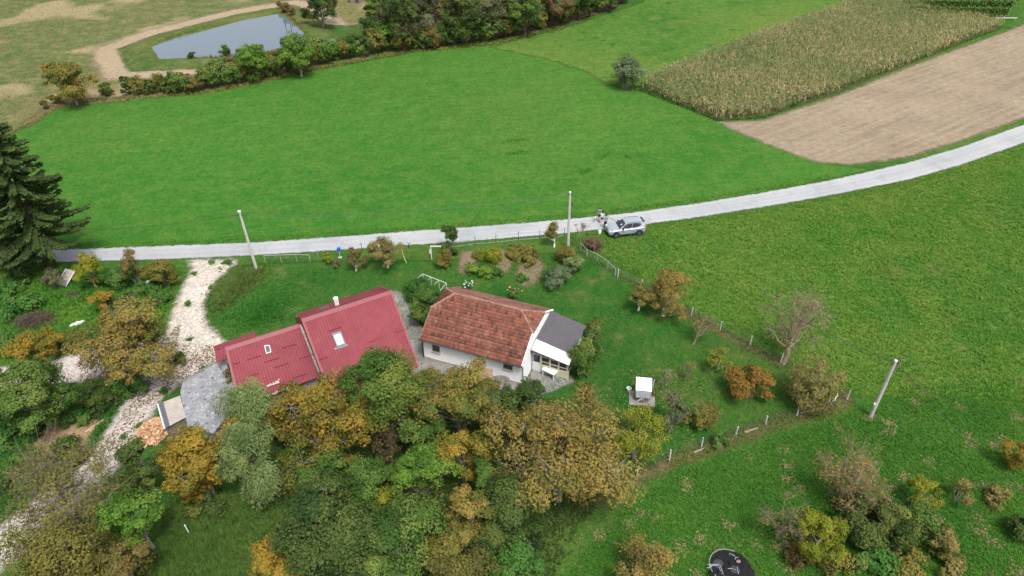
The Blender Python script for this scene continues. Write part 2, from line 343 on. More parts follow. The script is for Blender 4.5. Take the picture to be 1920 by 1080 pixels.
# pond: banks, track, water
pond = gpoly(POND); pc = np.array(pond).mean(0)
def grow(poly, d): return [tuple(np.array(p) + (np.array(p) - pc) / np.linalg.norm(np.array(p) - pc) * d) for p in poly]
m_track = NT('beige track', 0.95, 0.1); m_track.color(m_track.mix(1.0, m_track.mix(m_track.noise(0.12, 5, 0.65), (.20, .155, .095), (.29, .225, .15)), m_track.ramp(m_track.noise(1.4, 6, 0.7), [(0.3, 0.75), (0.7, 1.2)]), 'MULTIPLY')); m_track.bump(m_track.noise(1.5, 5), 0.5, 0.1); m_track = m_track.ragged(2.0, 2.0, 0.35).mat
sheet('pond_track', grow(pond, 11.0), 0.034, m_track, 2.0, 1.5)
m_bank = grass('pond bank', (.030, .070, .014), (.055, .095, .020), (.10, .105, .04), 0.09, tall=0.6, fine=0.9).ragged(1.2, 1.4, 0.5).mat
sheet('pond_bank', grow(pond, 6.2), 0.040, m_bank, 1.0, 1.0, lambda P, s: 0.55 * np.clip(1 - np.abs(s - 3.4) / 3.0, 0, 1))
m = NT('pond water', 0.04, 0.5); m.color((.085, .108, .125)); m.b.inputs['IOR'].default_value = 1.33
m.bump(m.noise(1.1, 3, 0.5), 0.05, 0.05)
b = MB(); b.add([(x, y, 0.20) for x, y in grow(pond, 0.8)], [tuple(range(len(pond)))]); tag(b.build('pond_water', m.mat), kind='structure')
m2 = NT('weedy pond water', 0.08, 0.5); m2.color(m2.mix(m2.noise(0.5, 4), (.035, .05, .02), (.055, .075, .03)))
p2 = gpoly([(585, 75), (600, 70), (622, 73), (636, 80), (622, 92), (600, 97), (588, 90)])
b = MB(); b.add([(x, y, 0.10) for x, y in p2], [tuple(range(len(p2)))]); tag(b.build('pond_water', m2.mat), kind='structure')
m_bank2 = grass('stream bank', (.018, .055, .010), (.030, .085, .014), (.06, .10, .025), 0.09, tall=0.6, fine=0.9).ragged(1.2, 1.4, 0.5).mat
sheet('stream_bank', gpoly([(560, 55), (600, 45), (660, 50), (700, 30), (705, 90), (650, 112), (585, 118), (570, 90)]), 0.048, m_bank2, 1.5, 1.2)
sheet('woodland_floor', gpoly([(690, 72), (700, 30), (760, -60), (1250, -60), (1150, 18), (1000, 62), (800, 88)]), 0.046, soil_mat('leaf litter', (.035, .028, .016), (.075, .055, .03), 0.2, 0.5), 2.0, 1.2)
# ================================================================== VEGETATION
def frames(a):
    a = a / np.maximum(np.linalg.norm(a, axis=1, keepdims=True), 1e-6)
    up = np.where(np.abs(a[:, 2:3]) > 0.95, np.array([[1., 0, 0]]), np.array([[0, 0, 1.]]))
    u = np.cross(a, up); u /= np.linalg.norm(u, axis=1, keepdims=True); return u, np.cross(a, u)
def tubes(P0, P1, R0, R1, n=4):
    P0, P1 = np.asarray(P0, float), np.asarray(P1, float); k = len(P0); u, w_ = frames(P1 - P0)
    an = np.arange(n) * 2 * np.pi / n; c, s = np.cos(an), np.sin(an)
    ring = u[:, None, :] * c[None, :, None] + w_[:, None, :] * s[None, :, None]
    v = np.concatenate([P0[:, None] + ring * np.asarray(R0)[:, None, None], P1[:, None] + ring * np.asarray(R1)[:, None, None]], 1).reshape(-1, 3)
    j = np.arange(n); q = np.stack([j, (j + 1) % n, (j + 1) % n + n, j + n], 1)
    return v, (q[None] + (np.arange(k) * 2 * n)[:, None, None]).reshape(-1, 4)
def join(parts):
    V, Fc, T, b = [], [], [], 0
    for p in parts:
        V.append(p[0]); Fc.append(p[1] + b); b += len(p[0])
        if len(p) > 2: T.append(p[2])
    return np.vstack(V), np.vstack(Fc), (np.concatenate(T) if T else None)
def leaves(C, nrm, size, aspect, tint, r, spread=0.55, along=None):
    """diamond leaves at C facing roughly nrm"""
    k = len(C); d = nrm + r.normal(0, spread, (k, 3)); d /= np.linalg.norm(d, axis=1, keepdims=True)
    u, w_ = frames(d); a = r.uniform(0, 2 * np.pi, k)[:, None]
    x = u * np.cos(a) + w_ * np.sin(a)
    if along is not None:
        x = along + r.normal(0, 0.25, (k, 3)); x /= np.linalg.norm(x, axis=1, keepdims=True)
    y = np.cross(d, x); y /= np.maximum(np.linalg.norm(y, axis=1, keepdims=True), 1e-6)
    s = (size * r.uniform(0.6, 1.35, k))[:, None]; b = s * aspect
    b = b * 1.25
    v = np.stack([C - x * s * 0.5, C + y * b * 0.6 + x * s * 0.45, C - y * b * 0.6 + x * s * 0.45 - d * s * 0.15], 1).reshape(-1, 3)
    return v, np.arange(k * 3).reshape(k, 3), tint
def sph(k, r, upb=0.0):
    d = r.normal(0, 1, (k, 3)); d[:, 2] += upb; return d / np.linalg.norm(d, axis=1, keepdims=True)
PAL = {
 'walnut':  [(.060, .072, .016), (.105, .092, .022), (.145, .110, .028), (.172, .124, .034), (.112, .108, .026)],
 'russet':  [(.045, .060, .017), (.090, .080, .022), (.108, .082, .027), (.125, .085, .030), (.075, .072, .020)],
 'olive':   [(.050, .050, .014), (.090, .085, .020), (.125, .110, .026), (.060, .078, .018)],
 'yellow':  [(.080, .095, .018), (.140, .118, .020), (.215, .150, .024), (.250, .165, .026), (.105, .115, .020)],
 'orange':  [(.060, .078, .016), (.120, .088, .020), (.185, .104, .022), (.205, .120, .026), (.110, .098, .022)],
 'green':   [(.020, .044, .010), (.036, .068, .013), (.058, .092, .020), (.092, .110, .025)],
 'dark':    [(.014, .030, .009), (.027, .046, .012), (.046, .066, .017), (.072, .084, .020)],
 'bright':  [(.035, .080, .012), (.060, .125, .018), (.095, .165, .026), (.120, .170, .028)],
 'lime':    [(.075, .100, .012), (.130, .155, .016), (.190, .200, .022), (.185, .170, .022)],
 'willow':  [(.062, .102, .030), (.100, .142, .046), (.140, .180, .068), (.125, .150, .048)],
 'maple':   [(.020, .048, .010), (.036, .076, .014), (.050, .090, .017), (.075, .105, .021), (.115, .122, .026)],
 'grey':    [(.040, .050, .022), (.075, .085, .036), (.110, .110, .055), (.080, .075, .040)],
 'straw':   [(.120, .095, .045), (.190, .155, .075), (.270, .220, .115), (.250, .205, .105)],
 'silver':  [(.045, .075, .028), (.085, .125, .055), (.140, .180, .095), (.075, .105, .042)],
 'brown':   [(.055, .040, .016), (.092, .068, .028), (.125, .092, .036), (.070, .062, .022)],
 'spruce':  [(.012, .024, .008), (.021, .038, .011), (.034, .054, .015), (.055, .074, .020)],
 'corn':    [(.045, .080, .024), (.085, .115, .038), (.130, .135, .055), (.210, .170, .085), (.270, .205, .115)],
 'weed':    [(.018, .055, .012), (.030, .085, .016), (.050, .110, .022), (.075, .110, .025)],
 'grass':   [(.020, .070, .009), (.036, .100, .012), (.068, .122, .017), (.115, .128, .026)],
 'lawnbl':  [(.011, .054, .008), (.018, .076, .010), (.030, .093, .014), (.058, .094, .020)],
 'rust':    [(.080, .045, .030), (.130, .078, .055), (.180, .115, .085), (.110, .070, .045)],
 'mixed':   [(.045, .072, .015), (.078, .092, .020), (.122, .112, .026), (.180, .128, .032), (.105, .105, .024)],
 'drygreen': [(.040, .080, .018), (.070, .105, .022), (.120, .120, .032), (.180, .150, .055)],
 'dry':     [(.070, .085, .022), (.130, .115, .034), (.190, .150, .055), (.090, .110, .028)],
}
GAIN = {'walnut': 1.6, 'russet': 1.5, 'olive': 1.6, 'yellow': 1.25, 'orange': 1.3, 'green': 1.9, 'dark': 1.85, 'bright': 1.35, 'lime': 1.2, 'willow': 1.5, 'maple': 1.6, 'grey': 1.4, 'straw': 1.2, 'silver': 1.2, 'brown': 1.5, 'spruce': 1.8, 'corn': 1.85, 'weed': 1.6, 'grass': 1.95, 'lawnbl': 1.95, 'dry': 1.4, 'drygreen': 1.5, 'rust': 1.2, 'mixed': 1.5}
PAL = {k: [tuple(x * GAIN[k] for x in c) for c in v] for k, v in PAL.items()}
LEAF = {k: leafmat('leaves ' + k, v) for k, v in PAL.items()}
def barkmat(name, a, b):
    m = NT(name, 0.9, 0.15); m.color(m.mix(m.noise(5, 5, 0.7, m.objc()), a, b)); m.bump(m.noise(14, 4, 0.6, m.objc()), 0.5, 0.03); return m.mat
def limewash():
    m = NT('limewashed trunk', .9, .15); oc = m.objc(); sp = m.n('ShaderNodeSeparateXYZ'); m.l(oc, sp.inputs[0]); n = m.noise(5, 5, .7, oc)
    f = m.ramp(m.math('ADD', sp.outputs[2], m.math('MULTIPLY', n, .25)), [(.0, 1), (1.0, 1), (1.0, 0)]) if False else m.math('LESS_THAN', m.math('ADD', sp.outputs[2], m.math('MULTIPLY', n, .3)), 1.25)
    m.color(m.mix(f, m.mix(n, (.13, .115, .095), (.27, .24, .20)), (.60, .58, .55))); return m.mat
BARK = {'grey': barkmat('grey bark', (.12, .105, .085), (.28, .25, .21)), 'brown': barkmat('brown bark', (.05, .038, .028), (.12, .09, .065)),
        'pale': barkmat('pale bark', (.13, .105, .070), (.27, .22, .15)), 'lime': limewash(),
        'ivy': barkmat('dark bark', (.03, .03, .02), (.07, .06, .04)), 'red': barkmat('reddish twigs', (.11, .06, .045), (.24, .14, .10)), 'straw': barkmat('straw twigs', (.15, .115, .075), (.29, .23, .15))}
def crown_np(r, h, rx, rz, trunk_h, nleaf, lsize, aspect=0.62, nl=None, lobe=0.40, sparse=0.0, style='round', twigs=10, shrub=False, bare=0, lean=(0, 0), upb=0.25, rtr=None):
    """returns (wood verts, wood quads), (leaf verts, quads, tint) in local space, base at origin"""
    cz = h - rz; C = np.array([lean[0], lean[1], cz]); nl = nl or int(8 + rx * 2.2)
    d = sph(nl, r, upb); L = C + d * np.array([rx, rx, rz]) * (r.uniform(0.38, 0.98, nl) * (1 - lobe * 0.25))[:, None]
    L[0] = C + np.array([0, 0, rz * 0.62]); lr = rx * lobe * r.uniform(0.50, 1.25, nl)
    wp = []; rt = rtr or (0.045 * h * (0.5 if shrub else 1) * 0.5 + 0.03)
    k = 5; ts = np.linspace(0, 1, k + 1)[:, None]; wob = r.normal(0, 0.05 * h * 0.25, (k + 1, 3)); wob[0] = 0; wob[:, 2] = 0
    top = np.array([lean[0] * 0.9, lean[1] * 0.9, min(h * 0.82, cz + rz * 0.35)])
    T = ts * top + wob; rr = rt * (1 - 0.72 * ts[:, 0]); rr[0] *= 1.25
    if not shrub: wp.append(tubes(T[:-1], T[1:], rr[:-1], rr[1:], 7))
    # limbs
    fr = np.clip((L[:, 2] - rz * 0.55) / max(top[2], .1) * r.uniform(0.55, 0.85, nl), trunk_h / h * 0.9, 0.95)
    if shrub: base = r.normal(0, rx * 0.12, (nl, 3)); base[:, 2] = 0
    else:
        i = np.clip((fr * k).astype(int), 0, k - 1); q = (fr * k - i)[:, None]; base = T[i] * (1 - q) + T[i + 1] * q
    mid = base * 0.45 + L * 0.55 + np.array([0, 0, -0.10 * rx]) + r.normal(0, 0.06 * rx, (nl, 3))
    lr0 = (rt * 0.42) * r.uniform(0.7, 1.15, nl)
    wp.append(tubes(base, mid, lr0, lr0 * 0.65, 5)); wp.append(tubes(mid, L, lr0 * 0.65, lr0 * 0.35, 5))
    # twigs to clumps
    nt_ = nl * twigs; li = np.repeat(np.arange(nl), twigs); dd = sph(nt_, r, 0.35)
    out = (L[li] - C) / np.array([rx, rx, rz]); dd = dd + out * 0.5; dd /= np.linalg.norm(dd, axis=1, keepdims=True)
    K = L[li] + dd * (lr[li] * r.uniform(0.50, 1.12, nt_))[:, None] * np.array([1, 1, 0.85 if style == 'round' else 1.15])
    K[:, 2] = np.maximum(K[:, 2], 0.12)
    st = L[li]
    tr = lr0[li] * 0.30 + 0.004
    wp.append(tubes(st, K, tr, tr * 0.4, 3))
    if bare:
        m2 = nt_ * bare; ki = np.repeat(np.arange(nt_), bare); ax = K[ki] - st[ki]; ln = np.linalg.norm(ax, axis=1, keepdims=True)
        S = st[ki] + ax * r.uniform(0.3, 1.0, m2)[:, None]; E_ = S + (ax / ln + sph(m2, r, 0.3) * 0.75) * ln * r.uniform(0.3, 0.8, m2)[:, None]
        E_[:, 2] = np.maximum(E_[:, 2], 0.08)
        wp.append(tubes(S, E_, np.full(m2, 0.008 + 0.0012 * rx), np.full(m2, 0.004), 3))
        if bare > 2:
            m3 = m2 * 2; k2 = np.repeat(np.arange(m2), 2); S2 = S[k2] + (E_[k2] - S[k2]) * r.uniform(0.3, 1, m3)[:, None]
            wp.append(tubes(S2, S2 + (E_[k2] - S[k2]) * 0.4 + r.normal(0, 0.12, (m3, 3)), np.full(m3, .008), np.full(m3, .004), 3))
            K = np.vstack([K, E_]); li = np.concatenate([li, li[ki]]); nt_ = len(K)
    wood = join(wp)[:2]
    # leaves
    kt = np.clip(0.5 + r.normal(0, 0.22, nl)[li] + r.normal(0, 0.14, nt_), 0.02, 0.98)
    keep = r.uniform(0, 1, nt_) > sparse; idx = np.flatnonzero(keep)
    if nleaf <= 0 or len(idx) == 0: return wood, None
    wq = r.uniform(.15, 1.6, len(idx)) * lr[li[idx]]; ci = r.choice(idx, nleaf, p=wq / wq.sum()); sg = (lr[li[ci]] * 0.25 + 0.03)[:, None]
    off = r.normal(0, 1, (nleaf, 3)); off /= np.maximum(1, np.linalg.norm(off, axis=1, keepdims=True) / 1.7)
    Pl = K[ci] + off * sg * np.array([1, 1, 0.7 if style == 'round' else 1.5])
    Pl[:, 2] = np.maximum(Pl[:, 2], 0.05)
    nv = off * .35 + (Pl - L[li[ci]]) / lr[li[ci]][:, None] * 0.5 + (Pl - C) / np.array([rx, rx, rz]) * 0.35 + np.array([0, 0, 0.45])
    al = None
    if style == 'weep': al = np.tile([0, 0, -1.0], (nleaf, 1)) * 0.7 + off * 0.5
    tint = np.clip(kt[ci] + r.normal(0, 0.09, nleaf), 0, 1)
    return wood, leaves(Pl, nv, np.full(nleaf, lsize), aspect, tint, r, 0.42, al)
def tree(name, label, cat, px, py, h, rx, rz, pal, nleaf, lsize=0.20, seed=1, group=None, bark='grey', at_base=False, trunk_h=None, **kw):
    r = np.random.default_rng(seed); cz = 0.0 if at_base else h - rz
    p = G(px, py, cz); lean = kw.get('lean', (0, 0))
    if not at_base: p[0] -= lean[0]; p[1] -= lean[1]
    o = empty(name, (p[0], p[1], 0.0), 0, label, cat, group)
    if p[1] < 66 and nleaf > 1500: nleaf *= 1.75; lsize *= .82      # finer leaves on the near crowns
    wood, lv = crown_np(r, h, rx, rz, h * 0.25 if trunk_h is None else trunk_h, int(nleaf), lsize, **kw)
    shrub = kw.get('shrub', False)
    link('stems' if shrub else 'trunk', mesh_np('wood', wood[0], wood[1], BARK[bark], smooth=True), o)
    if lv is not None: link('foliage' if shrub else 'crown', mesh_np('leaves', lv[0], lv[1], LEAF[pal], lv[2], n=3), o)
    return o
# ---- trees and bushes, one by one: pixel of the crown's middle, height, radius, half depth, palette, leaves
W = dict(lobe=0.34, sparse=0.15, twigs=12, bare=2)
T = tree
# thicket in front of the two houses
T('walnut_tree', 'largest walnut tree, orange-brown leaves and bare grey branch tips, before the glazed porch', 'tree', 1052, 850, 9.5, 5.3, 4.2, 'walnut', 15000, .21, 11, nl=34, **W)
T('bushy_tree', 'yellow-green bushy tree leaning out beside the largest walnut towards the well', 'tree', 1195, 812, 5.2, 2.2, 2.3, 'lime', 4200, .15, 12, lobe=.42, sparse=.1)
T('small_tree', 'small pale grey-green tree between the well slab and the wire fence', 'tree', 1262, 772, 3.6, 1.5, 1.3, 'grey', 1500, .15, 13, sparse=.2, bare=1)
T('walnut_tree', 'brownish walnut tree in front of the white wall with three small windows', 'tree', 856, 757, 7.6, 3.6, 2.9, 'mixed', 11000, .19, 14, nl=22, **W)
T('maple_tree', 'tall dense green maple tree covering the right end of the red metal roof', 'tree', 716, 730, 10.0, 3.1, 3.8, 'maple', 15000, .19, 15, lobe=.42, nl=20)
T('autumn_tree', 'thin yellow-brown tree with grey limbs below the red roof eave', 'tree', 598, 790, 8.0, 4.1, 3.4, 'yellow', 10000, .20, 16, nl=24, **W)
T('willow_tree', 'silvery green willow with feathery upright foliage by the red roof corner', 'tree', 464, 862, 8.0, 2.2, 3.5, 'willow', 15000, .26, 17, aspect=.16, style='weep', lobe=.50, nl=14, twigs=14)
T('willow_tree', 'shorter silvery willow rising behind the taller willow, touching the grey flat roof', 'tree', 455, 770, 6.6, 2.1, 2.3, 'willow', 10000, .26, 18, aspect=.16, style='weep', lobe=.50, twigs=14)
T('autumn_tree', 'golden yellow leafy tree between the firewood heap and the willows', 'tree', 372, 862, 7.0, 2.6, 2.9, 'yellow', 10000, .19, 19, lobe=.40, nl=18, sparse=.08)
T('bushy_tree', 'dark green tree at the end of the gravel track beside the golden yellow tree', 'tree', 268, 872, 5.6, 2.1, 2.3, 'dark', 7000, .18, 20)
T('bare_tree', 'broad half-bare tree with grey twigs arching over the gravel track', 'tree', 118, 935, 5.6, 4.3, 2.4, 'olive', 5200, .17, 21, nl=26, lobe=.34, sparse=.2, twigs=12, bare=3)
T('bushy_tree', 'bright green young tree beside the half-bare tree and a patch of long grass', 'tree', 258, 972, 5.6, 1.9, 2.1, 'bright', 6000, .18, 22)
T('autumn_tree', 'olive and orange tree below the half-bare tree, over the gravel track', 'tree', 130, 1065, 5.4, 4.2, 2.6, 'olive', 13000, .18, 23, nl=26, lobe=.36)
T('autumn_tree', 'rust-tinted shrubby tree below the bright green young tree', 'tree', 235, 1058, 4.4, 1.7, 1.7, 'russet', 3500, .17, 24)
T('bushy_tree', 'bright light-green round tree in the middle of the thicket', 'tree', 790, 882, 6.4, 1.9, 1.9, 'bright', 6500, .19, 25, lobe=.46)
T('bushy_tree', 'mid green tree left of the bright round tree in the thicket', 'tree', 690, 905, 6.6, 2.2, 2.3, 'green', 7500, .18, 26)
T('bushy_tree', 'yellow-green leafy crown at the foot of the mid green tree', 'tree', 722, 945, 5.0, 1.5, 1.5, 'lime', 3000, .17, 27)
T('dark_tree', 'wide dark green tree filling the thicket beside the long grass clearing', 'tree', 622, 1000, 7.5, 3.6, 3.2, 'dark', 14000, .20, 28, nl=24)
T('dark_tree', 'wide green tree next to the widest dark tree of the thicket', 'tree', 745, 1030, 6.6, 3.2, 2.8, 'green', 12000, .19, 29, nl=20)
T('dark_tree', 'dark green tree under the left limbs of the largest walnut', 'tree', 950, 965, 6.0, 3.0, 2.6, 'dark', 11000, .19, 30, nl=18)
T('autumn_tree', 'small tree with dull orange leaves among the dark green thicket', 'tree', 880, 975, 6.6, 1.8, 2.0, 'walnut', 4200, .18, 31, sparse=.1)
T('autumn_tree', 'golden-leaved small tree above the bright round tree in the thicket', 'tree', 868, 848, 6.4, 1.9, 2.0, 'yellow', 4800, .18, 32, sparse=.1)
T('bushy_tree', 'fresh green small tree squeezed against the left limbs of the largest walnut', 'tree', 908, 905, 5.6, 1.6, 1.8, 'green', 4500, .18, 33)
T('autumn_tree', 'amber tree at the near edge of the long grass clearing', 'tree', 512, 1068, 5.2, 2.1, 2.1, 'yellow', 5600, .18, 34)
T('bushy_tree', 'olive green tree at the near end of the thicket', 'tree', 850, 1062, 5.4, 2.4, 2.2, 'olive', 7000, .18, 35)
T('bushy_tree', 'green low tree at the near end of the thicket beside the open slope', 'tree', 965, 1058, 4.6, 2.2, 2.0, 'weed', 6500, .18, 36)
T('dark_shrub', 'dark green shrub below the tiled house corner and its downpipe', 'shrub', 990, 752, 3.6, 2.1, 1.7, 'dark', 6000, .17, 37, shrub=True)
T('dark_shrub', 'dark shrub between the brownish walnut and the largest walnut', 'shrub', 930, 772, 4.6, 2.3, 2.1, 'dark', 6500, .18, 38, shrub=True)
T('bare_shrub', 'bare dark brown brushy shrub below the bright round tree', 'shrub', 790, 942, 3.6, 1.5, 1.5, 'brown', 500, .14, 39, shrub=True, bare=3, bark='brown')
T('bare_shrub', 'bare greyish shrub in the gap between the maple and the mid green tree', 'shrub', 722, 832, 4.0, 1.5, 1.6, 'brown', 600, .14, 40, shrub=True, bare=3, bark='brown')
T('bushy_tree', 'dull green tree at the foot of the maple in the thicket', 'tree', 790, 805, 5.2, 2.2, 2.1, 'green', 6500, .18, 41)
T('bushy_tree', 'dark green tree behind the yellow-brown tree of the thicket', 'tree', 610, 905, 5.0, 2.2, 2.0, 'green', 6000, .18, 42)
T('leafy_bush', 'dense dark green bush hugging the right side of the glazed porch', 'bush', 1098, 672, 4.0, 1.75, 1.9, 'green', 8000, .20, 43, shrub=True, aspect=.35, style='weep')
T('leafy_bush', 'dark bush behind the grey annex roof corner', 'bush', 1112, 628, 2.8, 1.1, 1.3, 'dark', 3200, .16, 44, shrub=True)
T('laurel_bush', 'glossy dark green bush growing between the two houses', 'bush', 796, 576, 3.2, 1.8, 1.5, 'green', 7000, .17, 45, shrub=True)
T('berry_bush', 'green bramble tangled in the white pipe trellis between the houses', 'bush', 790, 545, 1.4, 1.9, .65, 'weed', 4000, .14, 46, shrub=True)
T('bushy_tree', 'olive tree filling the gap under the eave of the lower red roof', 'tree', 548, 770, 5.4, 1.9, 2.0, 'olive', 4200, .18, 47)
T('dark_shrub', 'dark brush growing in the gap between grey flat roof and red roof', 'shrub', 432, 712, 2.6, .9, 1.2, 'brown', 1200, .14, 48, shrub=True, bare=1)
T('leafy_bush', 'olive bush below the leaning pallets of the white wall', 'bush', 908, 738, 2.6, 1.6, 1.2, 'olive', 3600, .16, 49, shrub=True)
T('leafy_bush', 'brownish bush between the brownish walnut and the maple, by the yard', 'bush', 800, 722, 3.4, 1.5, 1.5, 'mixed', 3400, .16, 50, shrub=True)
# left of the drive
wprot = {}
def weed_clump(label, px, py, rx, cz, pal, k, group):
    key = (pal, k % 2)
    if key not in wprot:
        r = np.random.default_rng(500 + len(wprot)); wd, lv = crown_np(r, 1.0, 1.4, .5, .1, 2200, .16, shrub=True, lobe=.42, nl=12)
        wprot[key] = (mesh_np('wood', wd[0], wd[1], BARK['brown']), mesh_np('leaves', lv[0], lv[1], LEAF[pal], lv[2], n=3))
    p = G(px, py, cz); o = empty('weed_clump', (p[0], p[1], 0), k * 2.1, label, 'weeds', group); s_ = rx / 1.4; o.scale = (s_, s_, .6 + .4 * s_)
    link('stems', wprot[key][0], o); link('foliage', wprot[key][1], o)
T('walnut_tree', 'rust-orange walnut tree standing between the gravel drive and its branch', 'tree', 235, 645, 8.0, 4.1, 3.5, 'walnut', 14000, .20, 51, nl=28, **W)
T('autumn_shrub', 'yellowish shrub tree at the lane beside the white-edged board', 'shrub tree', 166, 505, 4.2, 1.7, 1.9, 'lime', 3600, .16, 52, sparse=.15, bare=1)
T('autumn_shrub', 'olive-brown shrub on the lane verge, next to the drive mouth', 'shrub', 300, 512, 3.3, 1.7, 1.5, 'olive', 4500, .16, 53, shrub=True)
T('autumn_shrub', 'reddish shrub on the lane verge between yellowish and olive shrubs', 'shrub', 250, 505, 3.6, 1.5, 1.7, 'russet', 3400, .16, 54, shrub=True)
T('leafy_bush', 'green weedy bush on the verge left of the reddish shrub', 'bush', 215, 520, 2.2, 1.6, 1.1, 'weed', 3200, .16, 55, shrub=True)
T('autumn_shrub', 'small yellow shrub in the scrub below the white-edged board', 'shrub', 190, 565, 2.4, 1.3, 1.1, 'yellow', 2200, .15, 56, shrub=True)
T('autumn_shrub', 'yellow-orange shrub by the scorched patch', 'shrub', 62, 655, 3.4, 2.4, 1.5, 'yellow', 5200, .17, 57, shrub=True, sparse=.1)
T('dark_tree', 'large dark green tree below the gravel branch', 'tree', 62, 742, 6.6, 3.2, 2.9, 'green', 14000, .19, 58, nl=20)
T('dark_shrub', 'dark spreading shrub between the dark green tree and the rust-orange walnut', 'shrub', 168, 742, 1.8, 1.9, .9, 'dark', 4200, .15, 59, shrub=True)
T('thuja_bush', 'dark brownish evergreen bush at the foot of the spruce', 'bush', 22, 478, 4.6, 2.9, 2.3, 'spruce', 9000, .20, 60, shrub=True)
T('bare_shrub', 'greyish dry shrub below the ivy-clad spruce trunk', 'shrub', 98, 522, 2.2, 1.3, 1.0, 'grey', 1500, .14, 61, shrub=True, bare=2)
for i, (x, y, rx, pal) in enumerate([(42, 575, 2.2, 'weed'), (18, 540, 1.9, 'weed'), (40, 860, 1.4, 'weed'), (112, 852, 1.5, 'dark'), (120, 838, 1.0, 'weed'), (150, 782, 1.2, 'weed'), (185, 760, 1.5, 'dark'), (20, 910, 1.4, 'dark'), (60, 895, 1.2, 'weed'), (330, 675, .8, 'dark'), (25, 640, 1.6, 'weed'), (120, 640, 1.1, 'weed'), (300, 560, 1.3, 'weed'), (285, 545, 1.2, 'weed'), (230, 570, 1.5, 'dark'), (240, 720, 1.6, 'weed'), (15, 820, 1.5, 'weed'), (390, 940, 1.4, 'dark')]):
    weed_clump('low %s clump of weeds on the unmown plot beside the gravel' % ('dark green' if pal == 'dark' else 'green'), x, y, rx, .5, pal, i, ('dark ' if pal == 'dark' else 'green ') + 'weed clumps beside the gravel')
# garden along the lane
T('fruit_tree', 'small pale yellow fruit tree with whitewashed trunk beside the lane fence', 'fruit tree', 723, 470, 3.6, 1.75, 1.4, 'dry', 3600, .15, 71, bark='lime', sparse=.1, bare=1)
T('fruit_tree', 'small reddish fruit tree next to the blue letter box post', 'fruit tree', 664, 484, 2.6, 1.1, .95, 'russet', 1700, .13, 72, bark='lime', bare=1)
T('small_shrub', 'small yellow shrub by the low wire gate on the lane', 'shrub', 615, 482, 1.5, .7, .6, 'lime', 800, .12, 73, shrub=True)
T('small_shrub', 'small dark dry shrub between yellow shrub and reddish fruit tree', 'shrub', 630, 495, 1.0, .5, .45, 'brown', 300, .11, 74, shrub=True, bare=2)
T('lilac_bush', 'tall dark green bush by the white gate post on the lane', 'bush', 843, 452, 3.2, 1.3, 1.5, 'dark', 3600, .16, 75, shrub=True)
T('leafy_bush', 'yellow-green bush below the tall dark bush on the lane', 'bush', 834, 482, 2.2, 1.1, 1.0, 'olive', 2400, .14, 76, shrub=True)
T('fruit_tree', 'small green fruit tree with whitewashed trunk in the vegetable garden', 'fruit tree', 1039, 463, 3.0, 1.25, 1.0, 'olive', 2000, .14, 77, at_base=True, bark='lime', bare=1, trunk_h=1.2)
T('garden_bush', 'variegated grey-green bush behind the tiled roof', 'bush', 1046, 524, 2.0, 1.7, .95, 'silver', 4200, .15, 78, shrub=True)
T('garden_bush', 'pale green bush beside the variegated bush, near the wire fence', 'bush', 1076, 497, 1.9, 1.3, .9, 'willow', 2600, .15, 79, shrub=True)
T('garden_bush', 'tall stalky green plants below the concrete pole', 'bush', 1060, 478, 1.7, 1.3, .8, 'olive', 2600, .15, 80, shrub=True)
T('sapling', 'bare thin sapling at the fence corner next to the concrete pole', 'sapling', 1088, 466, 3.6, .95, 1.2, 'straw', 140, .12, 81, at_base=True, bare=2, bark='grey', rtr=.05)
T('squash_patch', 'broad-leaved orange-tinted vegetable plants in the garden', 'vegetables', 988, 474, .7, 1.9, .35, 'olive', 2600, .24, 82, shrub=True, aspect=.85)
T('vegetable_patch', 'bright green leafy vegetables by the pale soil bed', 'vegetables', 883, 505, .8, .95, .4, 'bright', 1500, .16, 83, shrub=True)
T('vegetable_patch', 'bright green leafy vegetables behind the tiled roof ridge', 'vegetables', 909, 507, .9, 1.15, .45, 'bright', 2000, .16, 84, shrub=True)
T('vegetable_patch', 'dark green vegetables at the end of the bright leafy ones', 'vegetables', 935, 512, .7, .8, .35, 'weed', 1000, .14, 85, shrub=True)
T('vegetable_patch', 'yellow-green vegetables in the middle garden row', 'vegetables', 917, 478, .8, 1.6, .4, 'lime', 2000, .16, 86, shrub=True)
T('vegetable_patch', 'low green vegetables on the right-hand soil bed', 'vegetables', 980, 520, .5, .8, .25, 'weed', 800, .13, 87, shrub=True)
T('flower_clump', 'clump of white daisies behind the tiled roof', 'flowers', 878, 536, .7, .55, .35, 'weed', 350, .10, 88, shrub=True)
T('rose_bush', 'rose bush with pink blooms behind the tiled roof', 'bush', 962, 551, 1.1, .7, .55, 'green', 900, .11, 89, shrub=True)
# orchard side
T('fruit_tree', 'brown-leaved fruit tree with whitewashed trunk along the wire fence', 'fruit tree', 1243, 592, 4.6, 2.4, 1.9, 'walnut', 6000, .16, 91, at_base=True, bark='lime', trunk_h=1.1, sparse=.05, bare=1, nl=22)
T('fruit_tree', 'small green fruit tree with pale trunk beside the brown-leaved one', 'fruit tree', 1197, 582, 3.0, 1.3, 1.1, 'olive', 1900, .14, 92, at_base=True, bark='lime', trunk_h=1.0, sparse=.15, bare=1)
T('fruit_tree', 'leaning thin fruit tree with bare twigs and white trunk', 'fruit tree', 1300, 645, 3.0, 1.5, 1.1, 'olive', 420, .13, 93, at_base=True, bark='pale', trunk_h=1.0, bare=2, lean=(.5, .2), rtr=.10)
T('young_tree', 'yellow-green young tree in the middle of the lawn', 'young tree', 1350, 672, 2.4, 1.3, 1.0, 'lime', 900, .14, 94, sparse=.2, bare=2)
